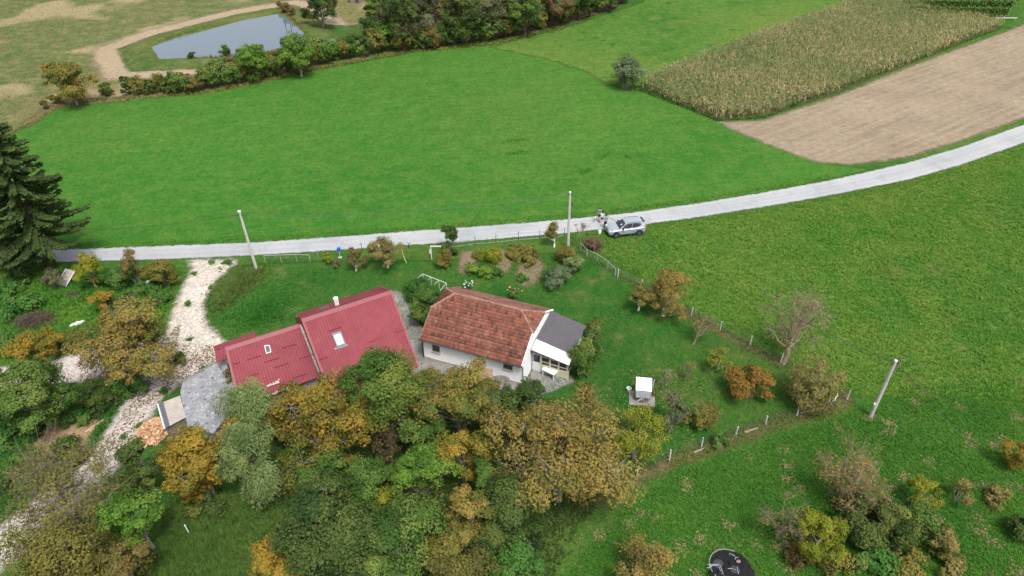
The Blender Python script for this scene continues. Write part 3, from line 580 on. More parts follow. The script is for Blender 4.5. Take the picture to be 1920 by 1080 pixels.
T('autumn_tree', 'low bushy tree with orange leaves on the lawn by the fence', 'tree', 1414, 718, 3.0, 2.1, 1.4, 'orange', 5600, .16, 95, nl=16)
T('bare_tree', 'leafless tree with straw-coloured twigs growing on the wire fence', 'tree', 1468, 682, 6.6, 3.1, 2.4, 'straw', 700, .12, 96, at_base=True, bark='straw', nl=26, lobe=.36, twigs=9, bare=3, lean=(.5, 1.2), rtr=.20, trunk_h=2.2)
T('autumn_tree', 'straw-yellow tree at the fence corner with bracing posts', 'tree', 1531, 712, 4.6, 2.5, 2.0, 'dry', 3800, .16, 97, sparse=.2, bare=2, lean=(.6, .3), nl=18, bark='pale')
T('leafy_bush', 'green bush under the straw-yellow tree at the fence corner', 'bush', 1530, 742, 1.8, 1.4, .9, 'olive', 2200, .14, 98, shrub=True)
T('sapling', 'thin nearly leafless sapling on the lawn beside the well', 'sapling', 1245, 705, 2.2, 1.0, .8, 'dry', 160, .12, 99, bare=2, rtr=.035)
T('sapling', 'thin grey sapling on the lawn between the well and the young tree', 'sapling', 1288, 690, 2.2, .9, .8, 'olive', 260, .12, 100, bare=2, rtr=.035)
T('leafy_bush', 'dark olive bush on the lawn inside the lower fence', 'bush', 1316, 782, 1.8, 1.5, .9, 'olive', 2600, .14, 101, shrub=True)
T('leafy_bush', 'small green bush growing through the lower fence', 'bush', 1349, 822, 1.2, .8, .6, 'weed', 1200, .13, 102, shrub=True)
T('leafy_bush', 'russet dead plant beside the well', 'bush', 1224, 736, .7, .45, .35, 'russet', 400, .10, 103, shrub=True)
# open slope
T('bare_tree', 'wide half-bare brown tree on the open slope', 'tree', 1606, 905, 4.6, 3.1, 1.7, 'walnut', 2000, .13, 111, nl=22, twigs=10, bare=3, sparse=.2, bark='pale')
T('bare_tree', 'small bare tree beside the yellow-lime tree on the slope', 'tree', 1472, 975, 3.6, 1.8, 1.4, 'walnut', 350, .12, 112, nl=12, bare=3, bark='pale')
T('lime_tree', 'vivid yellow-lime tree on the open slope', 'tree', 1540, 1008, 4.6, 2.0, 2.0, 'lime', 5600, .15, 113, nl=16, lobe=.34, sparse=.1)
T('dark_shrub', 'dark green bramble thicket between the lime tree and yellow saplings', 'shrub', 1650, 985, 2.6, 2.6, 1.3, 'dark', 8000, .16, 114, shrub=True)
T('dark_shrub', 'green bramble thicket beyond the darkest thicket on the slope', 'shrub', 1725, 985, 2.6, 2.0, 1.3, 'green', 5600, .15, 115, shrub=True)
T('autumn_shrub', 'yellowing shrub at the top of the bramble thicket', 'shrub', 1735, 925, 2.8, 1.2, 1.3, 'lime', 2200, .14, 116, shrub=True, sparse=.1)
T('autumn_shrub', 'straw-yellow shrub at the low end of the bramble thicket', 'shrub', 1768, 1010, 2.8, 1.3, 1.4, 'dry', 2200, .14, 117, shrub=True, sparse=.15)
T('autumn_shrub', 'small yellow shrub with bare stems standing apart from the thicket', 'shrub', 1806, 918, 2.2, .95, .9, 'dry', 1500, .13, 118, shrub=True, bare=1)
T('autumn_shrub', 'bright yellow shrub on the slope below the leaning concrete pole', 'shrub', 1918, 852, 2.8, 1.4, 1.3, 'yellow', 2400, .14, 119, shrub=True, sparse=.1)
T('dark_shrub', 'round dark green shrub below the bright yellow shrub', 'shrub', 1925, 990, 2.2, 1.2, 1.1, 'dark', 2600, .15, 120, shrub=True)
T('autumn_tree', 'orange half-bare tree beside the collapsed trampoline', 'tree', 1222, 1060, 3.8, 2.2, 1.7, 'walnut', 3600, .15, 121, nl=18, sparse=.15, bare=2)
for i, (x, y, rx, pal) in enumerate([(1560, 1055, 1.4, 'olive'), (1640, 1050, 1.7, 'weed'), (1700, 1060, 1.6, 'olive'), (1500, 1040, 1.1, 'brown'), (1600, 950, 1.3, 'dark'), (1780, 1060, 1.2, 'dry'), (1870, 930, 1.0, 'dry')]):
    weed_clump('low %s clump of brambles at the edge of the slope thicket' % {'olive': 'olive', 'weed': 'green', 'brown': 'brown', 'dark': 'dark green', 'dry': 'yellowish'}[pal], x, y, rx, .4, pal, i, pal + ' bramble clumps on the slope')

# ---- hedge, woodland edge and far trees (a few meshes shared)
T('round_bush', 'lone round silvery-green willow bush at the maize corner', 'bush', 1174, 140, 4.6, 2.75, 2.2, 'silver', 6500, .22, 131, shrub=True, lobe=.5, nl=18)
T('field_tree', 'olive-brown rounded tree at the left end of the hedge', 'tree', 129, 155, 6.5, 3.6, 2.9, 'mixed', 11000, .24, 132, nl=20)
T('field_tree', 'fresh green tree in the hedge below the pond', 'tree', 475, 112, 6.4, 3.0, 2.8, 'bright', 7000, .24, 133, nl=16)
T('field_tree', 'taller fresh green tree in the hedge at the pond end', 'tree', 557, 98, 7.4, 3.3, 3.2, 'bright', 8000, .24, 134, nl=18)
T('field_tree', 'dark round tree on the far bank of the pond', 'tree', 601, 12, 7.5, 3.6, 3.3, 'dark', 7000, .28, 135, nl=16)
for i, (x, y, h, rx, pal, lab) in enumerate([
    (712, 22, 10, 4.2, 'green', 'green tree at the pond end of the woodland edge'), (752, 30, 11, 4.6, 'dark', 'dark brown-green tree of the woodland edge beside the green end tree'),
    (797, 18, 10, 4.0, 'grey', 'pale yellowish tree in the woodland edge'), (832, 20, 9, 3.4, 'olive', 'brown thin tree in the woodland edge'),
    (872, 24, 10, 4.2, 'dark', 'dense dark green tree in the middle of the woodland edge'), (925, 22, 9, 4.2, 'grey', 'feathery olive tree of the woodland edge'),
    (985, 18, 9, 4.4, 'green', 'light green tree near the meadow end of the woodland edge'), (1042, 4, 8, 3.8, 'brown', 'purplish-brown tree near the meadow end of the woodland edge'),
    (1088, -6, 8, 3.8, 'green', 'green tree where the woodland edge meets the upper meadow'), (1140, -22, 8, 3.6, 'dark', 'dark tree at the meadow end of the woodland edge'),
    (900, -25, 11, 4.6, 'dark', 'dark tree behind the feathery olive tree of the woodland'), (820, -20, 11, 4.6, 'olive', 'olive tree behind the pale yellowish tree of the woodland'), (740, -15, 11, 4.4, 'green', 'green tree behind the dark brown-green tree of the woodland'), (980, -30, 10, 4.4, 'olive', 'olive tree behind the light green tree of the woodland')]):
    T('woodland_tree', lab, 'tree', x, y, h, rx, h * .42, pal, 9000, .27, 140 + i, 'trees of the woodland edge', nl=16, bark='brown')
protos = {}
def hedge_bush(px, py, rx, pal, k):
    key = (pal, k % 2)
    if key not in protos:
        r = np.random.default_rng(300 + len(protos)); wd, lv = crown_np(r, 2.0, 1.0, .95, .2, 2600, .15, shrub=True, lobe=.5, nl=11)
        protos[key] = (mesh_np('wood', wd[0], wd[1], BARK['brown']), mesh_np('leaves', lv[0], lv[1], LEAF[pal], lv[2], n=3))
    p = G(px, py, 0)
    lab = {'dark': 'dark green hedge bush on the meadow edge', 'russet': 'reddish-brown hedge bush on the meadow edge', 'green': 'mid green hedge bush on the meadow edge',
           'bright': 'bright green hedge bush on the meadow edge', 'olive': 'olive hedge bush on the meadow edge', 'brown': 'dull brown hedge bush on the meadow edge'}[pal]
    o = empty('hedge_bush', (p[0], p[1], 0), random.uniform(0, 6.3), lab, 'bush', pal + ' bushes of the field hedge'); o.scale = (rx, rx, rx * random.uniform(.8, 1.15))
    link('stems', protos[key][0], o); link('foliage', protos[key][1], o)
hb = [(85, 205, .8, 'brown'), (105, 195, .9, 'olive'), (205, 178, 1.1, 'dark'), (243, 177, 1.5, 'dark'), (262, 178, 1.5, 'olive'), (285, 176, 1.4, 'dark'), (305, 174, 1.4, 'olive'), (318, 170, 1.2, 'bright'), (330, 173, 1.5, 'dark'), (345, 172, 1.8, 'green'), (362, 170, 1.7, 'russet'), (385, 165, 1.9, 'green'), (400, 164, 1.9, 'olive'), (418, 161, 2.0, 'green'), (432, 140, 1.5, 'brown'), (440, 157, 2.0, 'green'), (460, 153, 2.0, 'olive'), (480, 148, 2.0, 'green'), (500, 143, 2.1, 'dark'), (520, 138, 2.0, 'olive'), (540, 134, 2.1, 'green'), (562, 130, 2.2, 'green'), (585, 124, 2.0, 'olive'), (605, 119, 2.1, 'green'), (625, 114, 1.9, 'bright'), (645, 111, 2.0, 'olive'), (665, 108, 1.9, 'green'), (685, 105, 1.9, 'dark'), (705, 101, 2.1, 'olive'), (725, 96, 2.4, 'bright'), (748, 96, 2.0, 'olive'), (765, 95, 1.6, 'brown'), (795, 90, 2.0, 'dark'), (812, 90, 1.8, 'russet'), (830, 87, 2.0, 'green'), (850, 85, 2.1, 'dark'), (868, 83, 2.2, 'green'), (888, 80, 2.2, 'dark'), (908, 78, 2.2, 'green'), (928, 75, 2.2, 'dark'), (948, 70, 2.1, 'olive'), (968, 65, 2.2, 'green'), (988, 60, 2.1, 'dark'), (1008, 54, 2.1, 'olive'), (1030, 49, 2.2, 'dark'), (1052, 43, 2.2, 'green'), (1072, 37, 2.0, 'olive'), (1095, 30, 2.2, 'dark'), (1118, 23, 2.2, 'green'), (1142, 15, 2.2, 'dark'), (1166, 7, 2.2, 'olive'), (1190, -2, 2.2, 'green'), (640, 96, 1.3, 'dark'), (780, 80, 1.5, 'brown'), (527, 20, 1.0, 'brown'), (537, 26, 1.1, 'brown'), (550, 33, 1.1, 'brown'), (363, 113, .9, 'dark'), (425, 107, 1.0, 'green')]
for i, (x, y, s_, pal) in enumerate(hb): hedge_bush(x, y, s_, pal, i)

# ---- spruce
def spruce():
    r = np.random.default_rng(5); p = G(96, 500); H_ = 18.5
    o = empty('spruce_tree', (p[0], p[1], 0), 0, 'tall dark spruce with drooping branches and an ivy-covered trunk by the lane', 'spruce')
    wp = [tubes([[0, 0, 0], [0.05, 0, 4], [0, 0, 10]], [[0.05, 0, 4], [0, 0, 10], [0, 0, H_]], [.42, .34, .20], [.34, .20, .03], 8)]
    V = []
    for wh in np.arange(4.2, H_ - .3, .46):
        f = (wh - 4.2) / (H_ - 4.2); ln = 5.6 * (1 - f) ** .72 + .35
        if wh < 5.0: ln *= .8
        nb = int(6 if f < .7 else 5)
        for j in range(nb):
            a = 2 * math.pi * (j + r.uniform(-.3, .3)) / nb + wh * 1.9; L_ = ln * r.uniform(.7, 1.12)
            t = np.linspace(0, 1, 8); zz = wh + L_ * (-.42 * t + .30 * t ** 2.6) * (1 - .4 * f) + r.normal(0, .08)
            q = np.stack([np.cos(a) * t * L_, np.sin(a) * t * L_, zz], 1)
            wp.append(tubes(q[:-1], q[1:], .05 * (1 - t[:-1]) + .012, .05 * (1 - t[1:]) + .012, 4))
            ns = int(44 * L_) + 14; tt = r.uniform(.12, 1.0, ns) ** .8; ii = np.clip((tt * 7).astype(int), 0, 6); fr_ = (tt * 7 - ii)[:, None]
            S = q[ii] * (1 - fr_) + q[ii + 1] * fr_
            side = np.array([-np.sin(a), np.cos(a), 0]); fw = np.array([np.cos(a), np.sin(a), 0])
            sgn = r.choice([-1, 1], ns)[:, None]; wd = (.75 * (1 - tt * .7))[:, None] * r.uniform(.2, 1, ns)[:, None]
            dirv = side * sgn * .8 + fw * .5 + np.array([0, 0, -.45]); C = S + dirv * wd * .6
            nv = np.tile([0, 0, 1.0], (ns, 1)) + fw * .3
            V.append(leaves(C, nv, np.full(ns, .46), .24, np.clip(r.normal(.5, .2, ns) + .25 * (tt - .5), 0, 1), r, .35, dirv))
            C2 = S + np.array([0, 0, -.18]) + r.normal(0, .06, (ns, 3))
            V.append(leaves(C2, r.normal(0, 1, (ns, 3)) * [1, 1, .2], np.full(ns, .40), .22, np.clip(r.normal(.35, .15, ns), 0, 1), r, .3, np.tile([0, 0, -1.0], (ns, 1)) + fw * .3))
    wd = join(wp); link('trunk', mesh_np('wood', wd[0], wd[1], BARK['brown'], smooth=True), o)
    v, f_, t_ = join(V); link('crown', mesh_np('needles', v, f_, LEAF['spruce'], t_, n=3), o)
    k = 2600; a = r.uniform(0, 6.28, k); z = r.uniform(.05, 4.4, k) ; rr = .47 - .02 * z + r.uniform(0, .14, k)
    P_ = np.stack([np.cos(a) * rr, np.sin(a) * rr, z], 1)
    v, f_, t_ = leaves(P_, np.stack([np.cos(a), np.sin(a), .4 + 0 * a], 1), np.full(k, .16), .8, np.clip(r.normal(.45, .2, k), 0, 1), r)
    link('ivy', mesh_np('ivy', v, f_, LEAF['dark'], t_, n=3), o)
spruce()

# ---- maize
def vnoise(P, sc, seed):
    r = np.random.default_rng(seed); v = np.zeros(len(P))
    for k in range(5):
        a = r.uniform(0, 6.28); f = sc * (1.6 ** k) * r.uniform(.7, 1.3); q = P @ np.array([math.cos(a), math.sin(a)]); q2 = P @ np.array([-math.sin(a), math.cos(a)])
        v += np.sin(q * f + r.uniform(0, 6.28) + 1.3 * np.sin(q2 * f * .7 + r.uniform(0, 6.28))) / (1 + .45 * k)
    return v / 2.2
def maize():
    r = np.random.default_rng(9); P = []; d = np.array([math.cos(R(38)), math.sin(R(38))]); nv = np.array([-d[1], d[0]]); p = np.array(corn_poly)
    s0, s1 = (p @ d).min(), (p @ d).max(); n0, n1 = (p @ nv).min(), (p @ nv).max()
    S, N = np.meshgrid(np.arange(s0, s1, .42), np.arange(n0, n1, .72)); S = S + r.normal(0, .08, S.shape); N = N + r.normal(0, .05, N.shape)
    P = S.ravel()[:, None] * d + N.ravel()[:, None] * nv; P = P[inside(corn_poly, P)]; P = P[r.uniform(0, 1, len(P)) > .06]; k = len(P)
    h = r.normal(2.05, .16, k) ; B = np.column_stack([P, np.zeros(k)]); Tp = B + np.column_stack([r.normal(0, .12, k), r.normal(0, .12, k), h])
    parts = []; v, q = tubes(B, Tp, np.full(k, .02), np.full(k, .012), 3); parts.append((v, q, np.repeat(np.clip(r.normal(.5, .12, k), 0, 1), 3)))
    vn = vnoise(P, .16, 71); h = h * (1 + .05 * vn); Tp = B + (Tp - B) * (1 + .07 * vn)[:, None]; pt = np.clip(r.normal(.47, .17, k) + .20 * vn, 0, 1)
    for j in range(7):
        z = r.uniform(.25, .92, k); a = r.uniform(0, 6.28, k); ln = r.uniform(.45, .8, k); o_ = np.stack([np.cos(a), np.sin(a), 0 * a], 1); sd2 = np.stack([-np.sin(a), np.cos(a), 0 * a], 1) * .055
        A = B + (Tp - B) * z[:, None]; M_ = A + o_ * (ln * .55)[:, None] + np.stack([0 * a, 0 * a, .24 * ln], 1); E_ = A + o_ * (ln * 1.0)[:, None] + np.stack([0 * a, 0 * a, -r.uniform(.0, .6, k) * ln], 1)
        v = np.stack([A - sd2 * .6, A + sd2 * .6, M_ + sd2, M_ - sd2, E_ + sd2 * .2, E_ - sd2 * .2], 1).reshape(-1, 3); b = np.arange(k) * 6
        q = np.concatenate([np.stack([b, b + 1, b + 2, b + 3], 1), np.stack([b + 3, b + 2, b + 4, b + 5], 1)]); t = np.clip(pt + r.normal(0, .16, k) + (.5 - z) * .25, 0, 1)
        parts.append((v, q, np.concatenate([t, t])))
    kk = k * 2; i2 = np.repeat(np.arange(k), 2); v, q = tubes(Tp[i2], Tp[i2] + np.column_stack([r.normal(0, .10, kk), r.normal(0, .10, kk), r.uniform(.18, .32, kk)]), np.full(kk, .016), np.full(kk, .006), 3)
    parts.append((v, q, np.full(len(q), .70)))
    v, f_, t_ = join(parts); o = link('maize_crop', mesh_np('maize', v, f_, LEAF['corn'], t_))
    tag(o, 'drying maize crop with tan tassels standing beside the tilled field', 'maize', kind='stuff')
maize()

# ---- grass tufts, taller growth on the rough ground
def tufts(name, label, poly, n, h, wdt, pal, seed, blades=4, avoid=None, clump=0.0, mean=.45, fade=.8, patch=.22):
    r = np.random.default_rng(seed); P = scatter(poly, n)
    if clump:
        g = scatter(poly, max(20, n // 60)); P = g[r.integers(0, len(g), n)] + r.normal(0, clump, (n, 2)) * r.uniform(.4, 1.6, (n, 1))
    e = sdist(poly, P) + .35 * vnoise(P, 1.1, seed + 9); P = P[r.uniform(0, 1, len(P)) < np.clip(e / fade + .15, 0, 1)]
    P = P + r.normal(0, fade * .3, P.shape)
    for av in (avoid or []): P = P[~inside(av, P)]
    n = len(P); e = np.clip((sdist(poly, P) + .4) / (fade * 1.3), .35, 1); hs = h * r.uniform(.45, 1.3, n) * e * (1 + .25 * vnoise(P, .8, seed + 5)); tt = np.clip(r.normal(mean, .09, n) + patch * (.6 * vnoise(P, .13, seed + 3) + .4 * vnoise(P, .5, seed + 4)), 0, 1)
    i = np.repeat(np.arange(n), blades); k = len(i); a = r.uniform(0, 6.28, k); o_ = np.stack([np.cos(a), np.sin(a), 0 * a], 1)
    B = np.column_stack([P[i], np.full(k, .02)]) + o_ * (.25 * h) * r.uniform(0, 1, k)[:, None]; sd2 = np.stack([-np.sin(a), np.cos(a), 0 * a], 1) * wdt * .6
    E_ = B + o_ * (hs[i] * r.uniform(.5, 1.15, k))[:, None] + np.stack([0 * a, 0 * a, hs[i] * r.uniform(.55, 1, k)], 1)
    v = np.stack([B + sd2, E_, B - sd2], 1).reshape(-1, 3)
    o = link(name, mesh_np(name, v, np.arange(k * 3).reshape(k, 3), LEAF[pal], np.clip(tt[i] + r.normal(0, .09, k), 0, 1), n=3)); tag(o, label, 'grass', kind='stuff'); return o
rough = gpoly(ROUGH); slope = gpoly([(1010, 1120), (1150, 960), (1260, 880), (1440, 815), (1600, 765), (1700, 720), (1960, 700), (2000, 1120)])
tufts('meadow_grass', 'long uneven hay grass beyond the wire fence', rough, 60000, .22, .075, 'grass', 1, 4, patch=.30, mean=.5)
tufts('slope_grass', 'short rough grass on the open slope below the fence', slope, 46000, .13, .06, 'grass', 2, 4, mean=.25, patch=.25)
tufts('straw_grass', 'bleached straw tufts on the open slope', slope, 5000, .09, .08, 'straw', 3, 5, clump=.13, mean=.8)
tufts('lawn_grass', 'short dark garden grass round the houses', gpoly(LAWN), 40000, .09, .06, 'lawnbl', 4, 3, patch=.3, avoid=[gpoly([(430, 660), (560, 590), (720, 535), (790, 690), (640, 760), (450, 770)]), gpoly([(795, 668), (840, 560), (1040, 590), (1110, 640), (1070, 700), (985, 716)])])
tufts('bank_grass', 'tall yellowing grass at the drive bank by the concrete pole', gpoly([(440, 500), (505, 496), (500, 530), (440, 580), (390, 605), (384, 572), (404, 530)]), 3600, .45, .06, 'drygreen', 5, 5, fade=1.6, patch=.35, mean=.22)
tufts('bank_grass', 'long lush grass bank behind the red roof', gpoly([(390, 600), (440, 560), (520, 520), (560, 560), (540, 600), (440, 636)]), 5000, .34, .06, 'lawnbl', 6, 5, mean=.6, fade=1.8, patch=.3)
tufts('verge_grass', 'lush grass verge along the far side of the lane', gpoly([(x, y - 1) for x, y in ROAD_UP[2:13]] + [(x, y - 13) for x, y in ROAD_UP[12:1:-1]]), 9000, .15, .06, 'grass', 7, 4, mean=.35, fade=.9)
tufts('verge_grass', 'grass verge along the near side of the lane', gpoly([(x, y + 1) for x, y in ROAD_LO[8:15]] + [(x, y + 14) for x, y in ROAD_LO[14:7:-1]]), 6000, .20, .06, 'grass', 8, 4, fade=.9)
tufts('plot_grass', 'long grass and weeds on the unmown plot', gpoly([(-60, 520), (120, 505), (345, 500), (320, 560), (300, 640), (150, 655), (-60, 690)]), 16000, .34, .08, 'grass', 9, 5, patch=.35)
tufts('plot_grass', 'weeds below the gravel branch', gpoly([(-60, 745), (150, 720), (290, 690), (240, 750), (160, 868), (0, 985), (-60, 960)]), 12000, .32, .08, 'weed', 10, 5, patch=.3, avoid=[gpoly([(309, 630), (420, 645), (425, 668), (402, 683), (306, 745), (253, 832), (212, 882), (155, 935), (70, 1015), (-20, 1005), (55, 945), (158, 866), (184, 836), (238, 748), (280, 690)]), gpoly([(95, 792), (150, 772), (188, 792), (163, 838), (90, 866), (50, 874), (55, 842)])])
tufts('clearing_grass', 'long dark grass in the clearing of the thicket', gpoly([(250, 1120), (330, 920), (520, 930), (560, 1000), (480, 1120)]), 10000, .38, .07, 'green', 11, 5, mean=.4, patch=.3)
tufts('thicket_undergrowth', 'dark undergrowth below the thicket trees', gpoly([(300, 830), (480, 760), (760, 760), (1000, 740), (1250, 800), (1160, 900), (1010, 1120), (480, 1120), (540, 960)]), 7000, .40, .12, 'dark', 12, 4)
tufts('pasture_grass', 'pale dry grass tufts round the pond', gpoly([(-160, 332), (110, 196), (470, 159), (690, 112), (700, 60), (720, -40), (-300, -40)]), 12000, .12, .12, 'drygreen', 13, 4, avoid=[grow(pond, 12.5)])
tufts('fence_grass', 'dry grass along the lower fence', gpoly([(1590, 735), (1595, 765), (1440, 815), (1260, 882), (1240, 862), (1430, 786)]), 2400, .26, .06, 'drygreen', 14, 4, fade=1.0)
tufts('fence_grass', 'dry grass along the orchard fence', gpoly([(1095, 470), (1205, 530), (1470, 672), (1462, 690), (1196, 548), (1085, 480)]), 2200, .24, .06, 'drygreen', 15, 4, mean=.3, fade=1.0)
tufts('hedge_grass', 'straw-coloured grass fringe at the hedge foot', gpoly([(x, y + 4) for x, y in HEDGE[1:11]] + [(x, y - 6) for x, y in HEDGE[10:0:-1]]), 3200, .40, .10, 'drygreen', 16, 4, mean=.55)
tufts('maize_fringe', 'green weedy fringe along the maize edge', gpoly([(1190, 168), (1345, 229), (1430, 224), (1880, 54), (1880, 48), (1430, 216), (1348, 222), (1200, 160)]), 3500, .4, .10, 'weed', 17, 4)

ring = grow(pond, .9); seg = []
for i in range(len(ring)):
    a_, b2_ = np.array(ring[i]), np.array(ring[(i + 1) % len(ring)]); n_ = int(np.linalg.norm(b2_ - a_) / .25)
    seg.append(a_ + (b2_ - a_) * np.linspace(0, 1, n_)[:, None])
seg = np.vstack(seg); r = np.random.default_rng(77); seg = seg + r.normal(0, .25, seg.shape); k = len(seg) * 6; i = np.repeat(np.arange(len(seg)), 6); a_ = r.uniform(0, 6.28, k)
B = np.column_stack([seg[i] + r.normal(0, .15, (k, 2)), np.full(k, .2)]); hh = (.35 + .25 * np.sin(i * .05)) * r.uniform(.5, 1.3, k); E_ = B + np.stack([np.cos(a_) * .2, np.sin(a_) * .2, hh], 1); sd_n = np.stack([-np.sin(a_), np.cos(a_), 0 * a_], 1) * .05
tag(link('pond_sedge', mesh_np('pond_sedge', np.stack([B + sd_n, E_, B - sd_n], 1).reshape(-1, 3), np.arange(k * 3).reshape(k, 3), LEAF['brown'], r.uniform(.1, 1, k), n=3)), 'dark sedge rim round the pond', 'sedge', kind='stuff')

# lush dark arcs in the mown meadow
def arc_strip(pix, wd):
    c = np.array([G(*p)[:2] for p in pix]); t = np.gradient(c, axis=0); n = np.stack([-t[:, 1], t[:, 0]], 1); n /= np.linalg.norm(n, axis=1, keepdims=True); return [tuple(q) for q in c + n * wd] + [tuple(q) for q in (c - n * wd)[::-1]]
for i_, ar_ in enumerate(([(945, 337), (985, 342), (1000, 350), (1025, 346), (1045, 353), (1070, 357), (1085, 348), (1068, 338)], [(1115, 297), (1135, 292), (1147, 282), (1130, 279)], [(1165, 287), (1180, 297), (1200, 295), (1203, 286)], [(1085, 325), (1100, 321), (1110, 316)], [(942, 268), (970, 264), (995, 261)], [(945, 290), (975, 286), (1000, 282)])):
    tufts('lush_grass', 'darker lush grass arc in the mown meadow', arc_strip(ar_, .55), 450, .12, .09, 'grass', 600 + i_, 4, fade=1.0, mean=.05, patch=.1)
# weeds breaking up the gravel
for i_, (x_, y_, w_) in enumerate([(362, 513, 14), (412, 507, 14), (425, 492, 25), (395, 493, 20), (352, 570, 9), (392, 592, 12), (355, 637, 18), (340, 668, 26), (385, 690, 30), (305, 735, 22), (262, 800, 14), (230, 820, 12), (395, 540, 8)]):
    tufts('gravel_weeds', 'small weeds growing through the gravel', gpoly([(x_ - w_ / 2, y_ + 3), (x_, y_ - 6), (x_ + w_ / 2, y_ - 3), (x_ + w_ / 3, y_ + 6)]), 240, .16, .07, 'weed', 640 + i_, 4, fade=.5)
# ================================================================== BUILDINGS
def paint(name, c, rough=.6, **k): return plain(name, c, rough, **k)
m = NT('limewash wall', .85, .2); oc = m.objc()
c = m.mix(m.ramp(m.noise(1.3, 5, .65, oc), [(.35, 0), (.7, 1)]), (.74, .74, .74), (.82, .82, .81))
c = m.mix(m.math('MULTIPLY', m.ramp(m.noise(2.6, 6, .7, oc), [(.60, 0), (.72, 1)]), .45), c, (.38, .36, .33))
m.color(c); m.bump(m.noise(7, 5, .6, oc), .35, .03); m_wall = m.mat
m_white = paint('white paint', (.58, .59, .60), .5, var=.08, bump=.05)
m_cream = paint('cream painted wood', (.50, .46, .33), .6, var=.12)
m_grey = paint('grey render', (.34, .33, .31), .9)
m_pinkw = paint('pale render', (.46, .42, .38), .9)
m_wood = paint('weathered wood', (.16, .135, .11), .9, var=.4, scale=6); m_woodn = paint('fresh wood', (.46, .31, .19), .8, var=.25, scale=6)
m_black = paint('black plastic', (.018, .018, .02), .45, var=.2, bump=.03); m_dkmet = paint('dark metal', (.05, .05, .055), .5, var=.2)
m_galv = paint('galvanised steel', (.42, .44, .46), .45, var=.2, metal=.4, bump=.04); m_concp = paint('pole concrete', (.40, .38, .34), .9, var=.18, scale=1.5)
m_lead = paint('grey flashing', (.11, .12, .135), .5, var=.15, metal=.3)
m_glass = NT('window glass', .06, .6); m_glass.color((.02, .025, .03)); m_glass = m_glass.mat
m_sky = NT('skylight glass', .03, .9); m_sky.color((.10, .12, .13)); m_sky.b.inputs['Metallic'].default_value = .75; m_sky.b.inputs['Base Color'].default_value = (.40, .46, .50, 1); m_sky = m_sky.mat
def tilemat(name, cols):
    m = NT(name, .95, .05); k = len(cols); c = m.ramp(m.attr('tint'), [(i / (k - 1), cols[i]) for i in range(k)]); oc = m.objc()
    c = m.mix(m.math('MULTIPLY', m.ramp(m.noise(.9, 6, .7, oc), [(.48, 0), (.66, 1)]), .55), c, (.062, .040, .034))
    c = m.mix(m.math('MULTIPLY', m.ramp(m.noise(3.1, 5, .7, oc), [(.62, 0), (.72, 1)]), .5), c, (.235, .15, .115))
    m.color(c); m.bump(m.noise(16, 4, .6, oc), .3, .02); return m.mat
m_tile = tilemat('old clay tiles', [(.070, .034, .028), (.135, .055, .040), (.190, .073, .049), (.225, .095, .066), (.255, .14, .105)])
m_tile_lit = tilemat('rear clay tiles with painted light', [(.30, .135, .10), (.38, .165, .12), (.44, .20, .148), (.48, .235, .175)])  # rear slope brightened in colour to stand in for missing sunlight
m = NT('red metal sheet', .6, .15); oc = m.objc()
c = m.mix(m.ramp(m.noise(.7, 5, .6, oc), [(.35, 0), (.7, 1)]), (.165, .031, .039), (.198, .041, .050))
c = m.mix(m.math('MULTIPLY', m.ramp(m.noise(2.2, 6, .75, m.mapd(oc, (1, .35, 1))), [(.56, 0), (.72, 1)]), .45), c, (.27, .085, .088))
m.color(c); m_red = m.mat
m_cap = plain('lichened ridge tile', (.21, .115, .085), .95, var=.45, scale=2.5)
m_red2 = paint('red metal trim', (.172, .033, .041), .5, var=.08, bump=.02)

def window(parent, name, c, wd, ht, rz=0.0, bars=1, frame=m_wood, glass=m_glass, th=.06, cross=True):
    """framed window; c = centre on the wall face, wall normal = local -Y rotated by rz"""
    o = empty(name, c, rz); o.parent = parent
    b = MB()
    for sx in (-1, 1): b.box((sx * (wd / 2 - .03), 0, 0), (.06, th, ht))
    for sz in (-1, 1): b.box((0, .001, sz * (ht / 2 - .03)), (wd - .12, th, .06))
    if cross:
        for i in range(bars): b.box((-wd / 2 + wd * (i + 1) / (bars + 1), .003, 0), (.04, th * .8, ht - .12))
    b.build('frame', frame, o)
    g = MB(); g.box((0, .02, 0), (wd - .1, .01, ht - .1)); g.build('pane', glass, o)
    s = MB(); s.box((0, -.05, -ht / 2 - .03), (wd + .12, .16, .04)); s.build('sill', m_grey, o)
    return o

# ---------------------------------------------------------------- old tiled house
OA = R(-21.4); od = np.array([math.cos(OA), math.sin(OA)]); on = np.array([-od[1], od[0]])
oc_ = od * -19.6 + on * 44.05
house = empty('tiled_house', (oc_[0], oc_[1], 0), OA, 'old white single-storey house with red clay tiled half-hipped roof', 'house')
LX, LY, ZE, ZR, ZH = 4.85, 4.05, 2.6, 5.15, 4.2
WX, WY = 4.78, 3.62
def slope_y(z): return LY * (ZR - z) / (ZR - ZE)
b = MB()    # walls with raised gables
prof = [(-WY, 0), (WY, 0), (WY, ZE + .12), (slope_y(ZH) * .98, ZH - .12), (-slope_y(ZH) * .98, ZH - .12), (-WY, ZE + .12)]
pts = [(-WX, y, z) for y, z in prof] + [(WX, y, z) for y, z in prof]; n = len(prof)
b.add(pts, [tuple(range(n)), tuple(range(2 * n - 1, n - 1, -1))] + [(i, (i + 1) % n, (i + 1) % n + n, i + n) for i in range(n)])
b.build('wall', m_wall, house)
b = MB()    # plinth
for sy in (-1,): b.box((0, sy * (WY + .03), .12), (2 * WX + .06, .06, .24))
b.build('plinth', m_grey, house)
XR = 6.41 / 2; xm = .06
def roof_z(y): return ZE + (ZR - ZE) * (LY - abs(y)) / LY
roof = MB()
hy = slope_y(ZH)
